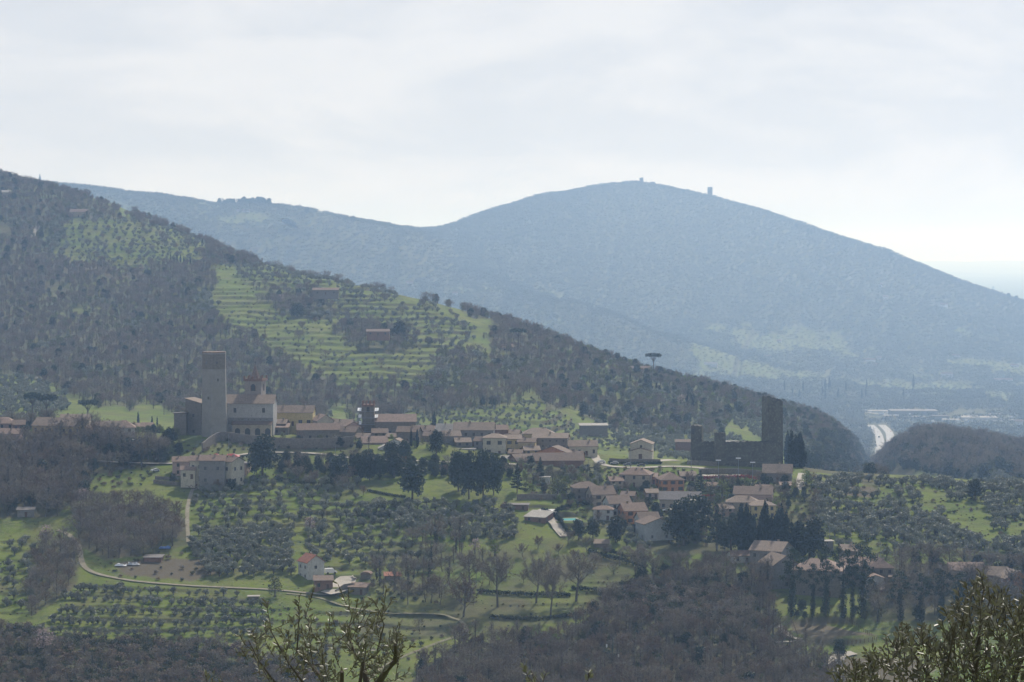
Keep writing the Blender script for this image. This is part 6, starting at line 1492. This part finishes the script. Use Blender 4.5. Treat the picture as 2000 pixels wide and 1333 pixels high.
# ------------------------------------------------------------------ foreground olive trees, about twenty metres away
def foreground_olive(limbs, shoots, label, D, seed, leaf=.052):
    r = rs(seed); T = MB(); C = MB(); bx = None
    def P(px, py, dd=0): return np.array(at(px, py, D + dd))
    base = P(*limbs[0][0][:2]); gx, gy = base[0], D
    g = np.array([limbs[0][0][0], 0, 0]); o3 = np.array([P(sum(l[0][0] for l in limbs) / len(limbs), 1333)[0], D, Zf(P(sum(l[0][0] for l in limbs) / len(limbs), 1333)[0], D)])
    crotch = np.array([o3[0], D, P(1000, 1640)[2]])
    T.tube([np.array([0, 0, -.3]), np.array([.08, 0, .9]), crotch - o3], [.26, .2, .15], M_BARK, 8)
    for l in limbs:
        dd = r.normal() * .25; pts_ = [crotch - o3] + [P(q[0], q[1], dd * (i + 1) / len(l)) - o3 for i, q in enumerate(l)]
        rd = [.06] + [q[2] * .62 for q in l]; T.tube(pts_, rd, M_BARK, 6)
    vs = []; fs = []
    for sx, sy, L, ang in shoots:
        dd = r.normal() * .45; p = P(sx, sy, dd) - o3
        d = np.array([math.sin(ang), r.normal() * .3, math.cos(ang)]); d /= np.linalg.norm(d)
        n = max(3, int(L / .022)); q = p.copy(); tw = [q.copy()]
        for i in range(n):
            d = d + r.normal(size=3) * .05 + np.array([0, 0, .02]); d /= np.linalg.norm(d); q = q + d * .022; tw.append(q.copy())
            for sgn in (-1, 1):
                if r.random() < .14: continue
                a = r.random() * 6.28; side = np.cross(d, np.array([math.cos(a), math.sin(a), .2])); side /= np.linalg.norm(side)
                ld = d * .75 + side * sgn * .85 + r.normal(size=3) * .18; ld /= np.linalg.norm(ld)
                wv = np.cross(ld, r.normal(size=3)); wv /= np.linalg.norm(wv); LL = leaf * (.6 + .7 * r.random()); ww = LL * .17
                nr = np.cross(ld, wv) * LL * .05; k = len(vs)
                vs += [q, q + ld*LL*.3 + wv*ww + nr, q + ld*LL*.7 + wv*ww*.9 + nr, q + ld*LL, q + ld*LL*.7 - wv*ww*.9 + nr, q + ld*LL*.3 - wv*ww + nr]
                fs += [(k, k+1, k+2, k+3), (k, k+3, k+4, k+5)]
        C.tube(tw[::max(1, n // 4)] + [tw[-1]], [.0035] * (len(tw[::max(1, n // 4)])) + [.0015], M_BARK, 3, False)
    C.add(vs, fs, M_SILVER)
    root = bpy.data.objects.new('olive_tree', None); link(root); root.location = tuple(o3); tag(root, label, 'tree')
    T.obj('trunk', root); C.obj('crown', root)
limbs = [[(718,1345,.05),(709,1294,.03),(694,1279,.022),(678,1240,.014),(690,1195,.007)], [(733,1345,.05),(757,1306,.038),(773,1291,.03),(772,1260,.02)],
         [(640,1345,.035),(622,1318,.024),(598,1291,.018),(580,1273,.012),(585,1190,.006)], [(667,1345,.028),(668,1312,.026)], [(600,1345,.02),(560,1290,.01),(525,1225,.006)], [(545,1345,.018),(505,1290,.01),(485,1250,.005)], [(709,1294,.015),(735,1280,.012),(750,1220,.008),(742,1200,.005)]]
r_ = rs(5); sh = []
for l in limbs:
    for i in range(1, len(l)):
        for j in range(4):
            t = r_.random(); x0 = l[i-1][0]+(l[i][0]-l[i-1][0])*t; y0 = l[i-1][1]+(l[i][1]-l[i-1][1])*t
            sh.append((x0 + r_.normal()*7, y0 + r_.normal()*5, .12 + .16 * r_.random(), r_.normal() * .75))
for x0, y0, L, a in [(585,1215,.16,.05),(576,1225,.12,-.5),(640,1240,.2,.1),(690,1220,.18,.1),(735,1225,.15,.1),(500,1260,.16,-.35),(485,1290,.14,-.5),(760,1270,.15,.8),(778,1262,.1,.9),(795,1270,.08,.9),(520,1240,.12,.0),(655,1225,.12,-.3),(710,1225,.14,.4),(630,1300,.2,.2),(560,1300,.2,-.2),(600,1250,.2,.2),(720,1330,.2,.5),(770,1330,.15,1.1)]:
    sh.append((x0, y0, L, a))
for i in range(48):
    x0 = 500 + 290 * r_.random(); y0 = 1250 + 95 * r_.random(); sh.append((x0, y0, .1 + .14 * r_.random(), r_.normal() * .6))
foreground_olive(limbs, sh, 'foreground olive tree top with bare curved limb before the terraces', 19.5, 3, .047)
out_ = [(1600,1500),(1655,1322),(1720,1300),(1765,1258),(1800,1262),(1835,1268),(1870,1215),(1905,1175),(1935,1170),(1965,1195),(2000,1205),(2080,1170),(2300,1190),(2300,1500)]
sh = []
while len(sh) < 620:
    x0 = 1620 + 560 * r_.random(); y0 = 1180 + 230 * r_.random()
    if inpoly([x0], [y0], out_)[0]: sh.append((x0, y0, .1 + .15 * r_.random(), r_.normal() * .5 - (.2 if x0 < 1850 else 0)))
for x0, y0 in [(1870,1200),(1930,1165),(1855,1240),(1765,1250),(1740,1270),(1712,1290),(1800,1250),(1920,1150),(1905,1160),(1950,1175),(1680,1320),(1648,1330)]:
    for k in range(4): sh.append((x0 + r_.normal()*8, y0 + 14 + r_.normal()*5, .14, r_.normal()*.3 - .15))
limbs = [[(1900,1420,.05),(1905,1300,.03),(1915,1220,.016),(1935,1170,.006)], [(1850,1420,.04),(1820,1330,.02),(1780,1270,.008)], [(1950,1420,.045),(1990,1300,.03),(2040,1200,.01)], [(1800,1440,.03),(1720,1350,.014),(1680,1310,.006)], [(1880,1400,.03),(1850,1300,.014),(1868,1215,.006)], [(2000,1440,.04),(2120,1300,.02)]]
foreground_olive(limbs, sh, 'dense foreground olive tree crown in the lower right corner', 17.5, 4)
sh = [(1035,1330,.12,-.5),(1045,1335,.14,-.2),(1060,1335,.1,.2),(1148,1330,.08,.1),(1145,1335,.07,.5),(1052,1345,.12,-.8)]
foreground_olive([[(1070,1370,.01),(1050,1330,.006),(1037,1310,.004)], [(1150,1370,.008),(1147,1335,.004)]], sh, 'thin olive shoots poking up at the bottom middle edge', 19, 6)
sh = [(405,1335,.1,-.1),(412,1340,.1,.3),(430,1345,.08,.2)]
foreground_olive([[(415,1370,.01),(408,1335,.005)]], sh, 'small olive shoot at the bottom edge left of the first tree', 19, 7)
# ------------------------------------------------------------------ birds
for i, (a, b_, s_) in enumerate([(251,73,5),(70,258,4),(614,108,2.5),(1652,397,3),(1706,294,3),(567,5,3),(1358,210,2.5),(723,335,2.5)]):
    x, y, z = at(a, b_, 150); w_ = s_ * 150 / F / 2; b = MB(); lf = .5 - (i % 3) * .3
    b.add([(0,-w_*.5,0),(0,w_*.6,0),(w_*.16,0,w_*.12),(-w_*.16,0,w_*.12),(0,0,-w_*.16)], [(0,2,1),(0,1,3),(0,4,2),(2,4,1),(0,3,4),(3,1,4)], M_DARKM_SHADE)
    for sx in (-1, 1): b.add([(0,-w_*.25,0),(sx*w_*.55,-w_*.2,w_*lf*.5),(sx*w_,w_*.1,w_*lf*.3),(sx*w_*.5,w_*.2,w_*lf*.4),(0,w_*.25,0)], [(0,1,2,3,4)], M_DARKM_SHADE)
    o = b.obj('bird', loc=(x, y, z)); tag(o, ['dark bird high at the upper left of the sky','dark bird low over the left ridge','faint bird in the upper clouds left of the middle','tiny bird right of the far hill summit','tiny bird higher up right of the far summit','tiny bird at the top edge of the sky','tiny bird in the clouds above the far summit','tiny bird just above the far saddle'][i], 'bird')
# thin smoke on the far ridge
sm_, nt, out = newmat('smoke'); pv = nt.nodes.new('ShaderNodeVolumePrincipled'); pv.inputs['Density'].default_value = .012; pv.inputs['Color'].default_value = (.9, .95, 1, 1); nt.links.new(pv.outputs[0], out.inputs['Volume'])
b = MB(); x, y, z = G(578, 448, 4400); n = 10
for j in range(4):
    cx, cz, rr = -j * 9, 6 + j * 6, 9 + 2 * j; vs = [(cx + rr*math.sin(t)*math.cos(p), rr*math.sin(t)*math.sin(p), cz + rr*.6*math.cos(t)) for t in np.linspace(.02, 3.12, 7) for p in np.linspace(0, 6.28, n, endpoint=False)]
    b.add(vs, [(i*n+k, i*n+(k+1) % n, (i+1)*n+(k+1) % n, (i+1)*n+k) for i in range(6) for k in range(n)], sm_)
o = b.obj('smoke', loc=(x, y - 20, z)); tag(o, 'thin white smoke rising from the far ridge slope', 'smoke', kind='stuff')
# ------------------------------------------------------------------ haze, sky, sun, camera
def setup_world():
    w = bpy.data.worlds.new('World'); SC.world = w; w.use_nodes = True
    nt = w.node_tree; nt.nodes.clear()
    out = nt.nodes.new('ShaderNodeOutputWorld'); bg = nt.nodes.new('ShaderNodeBackground'); bg.inputs[1].default_value = .1
    sky = nt.nodes.new('ShaderNodeTexSky'); sky.sky_type = 'NISHITA'; sky.sun_disc = False
    sky.sun_elevation = R(SUN_EL); sky.sun_rotation = R(SUN_AZ); sky.air_density = 1.0; sky.dust_density = 1.5
    tc = nt.nodes.new('ShaderNodeTexCoord')
    sep = nt.nodes.new('ShaderNodeSeparateXYZ'); nt.links.new(tc.outputs['Generated'], sep.inputs[0])
    def mp(sx, sz, off=0):
        m_ = nt.nodes.new('ShaderNodeMapping'); m_.inputs['Scale'].default_value = (sx, sx, sz); m_.inputs['Location'].default_value = (off, 0, off); nt.links.new(tc.outputs['Generated'], m_.inputs[0]); return m_.outputs[0]
    def nz(vec, sc_, det, ro, dist=0):
        n = N(nt, 'ShaderNodeTexNoise', Scale=sc_, Detail=det, Roughness=ro, Distortion=dist); nt.links.new(vec, n.inputs['Vector']); return n.outputs['Fac']
    cloud = ramp(nt, nz(mp(9, 26, 3.3), 1.0, 7., .55, .4), .42, .58)
    fine = ramp(nt, nz(mp(26, 80, 1.7), 1.0, 6., .6, .2), .35, .7)
    c = mixc(nt, cloud, CL_DARK, CL_LIGHT)
    c = mixc(nt, .25, c, mixc(nt, fine, CL_DARK, CL_LIGHT))
    # thin veil of cloud over the blue; more open towards the horizon
    fac = nt.nodes.new('ShaderNodeMapRange'); nt.links.new(sep.outputs[2], fac.inputs[0]); fac.inputs[1].default_value = .0; fac.inputs[2].default_value = .022; fac.inputs[3].default_value = 0.0; fac.inputs[4].default_value = 1.
    c = mixc(nt, fac.outputs[0], CL_HOR, c)
    up = nt.nodes.new('ShaderNodeMapRange'); nt.links.new(sep.outputs[2], up.inputs[0]); up.inputs[1].default_value = .16; up.inputs[2].default_value = .5; up.inputs[3].default_value = .92; up.inputs[4].default_value = .22
    c = mixc(nt, up.outputs[0], sky.outputs[0], c)
    nt.links.new(c, bg.inputs[0]); nt.links.new(bg.outputs[0], out.inputs[0])
SUN_AZ, SUN_EL = 22, 44
CL_DARK, CL_LIGHT, CL_HOR = (6.7, 7.0, 7.6), (8.25, 8.3, 8.55), (5.2, 5.8, 6.9)
setup_world()
sd = bpy.data.lights.new('sun', 'SUN'); sd.energy = 4.6; sd.angle = R(.6); sd.color = (1, .95, .87)
so = bpy.data.objects.new('sun', sd); link(so)
from mathutils import Vector
dirv = Vector((math.sin(R(SUN_AZ)) * math.cos(R(SUN_EL)), math.cos(R(SUN_AZ)) * math.cos(R(SUN_EL)), math.sin(R(SUN_EL))))
so.rotation_euler = dirv.to_track_quat('Z', 'Y').to_euler(); so.location = (0, 0, 500)
hm_, nt, out = newmat('haze')
pv = nt.nodes.new('ShaderNodeVolumePrincipled')
pv.inputs['Density'].default_value = HAZE; pv.inputs['Color'].default_value = (.41, .63, 1.0, 1)
pv.inputs['Absorption Color'].default_value = (1, 1, 1, 1); pv.inputs['Anisotropy'].default_value = .38
nt.links.new(pv.outputs[0], out.inputs['Volume'])
hb = MB(); hb.box(-20000, 20000, -300, 61000, -700, 400, hm_)
ho = hb.obj('haze'); tag(ho, 'pale blue haze lying over the valley and the far hills', 'haze', kind='stuff')
cd = bpy.data.cameras.new('camera'); cam = bpy.data.objects.new('camera', cd); link(cam); SC.camera = cam
cd.sensor_width = 36; cd.lens = 36 * F / 2000; cd.clip_end = 120000; cd.clip_start = .5
cam.rotation_euler = (math.pi / 2 - PITCH, 0, 0)
SC.view_settings.view_transform = 'Standard'; SC.view_settings.look = 'None'; SC.view_settings.gamma = 1; SC.view_settings.exposure = 0
SC.cycles.use_denoising = True
SC.cycles.max_bounces = 4; SC.cycles.diffuse_bounces = 2; SC.cycles.glossy_bounces = 1; SC.cycles.transmission_bounces = 2; SC.cycles.volume_bounces = 1; SC.cycles.transparent_max_bounces = 4
SC.cycles.caustics_reflective = False; SC.cycles.caustics_refractive = False
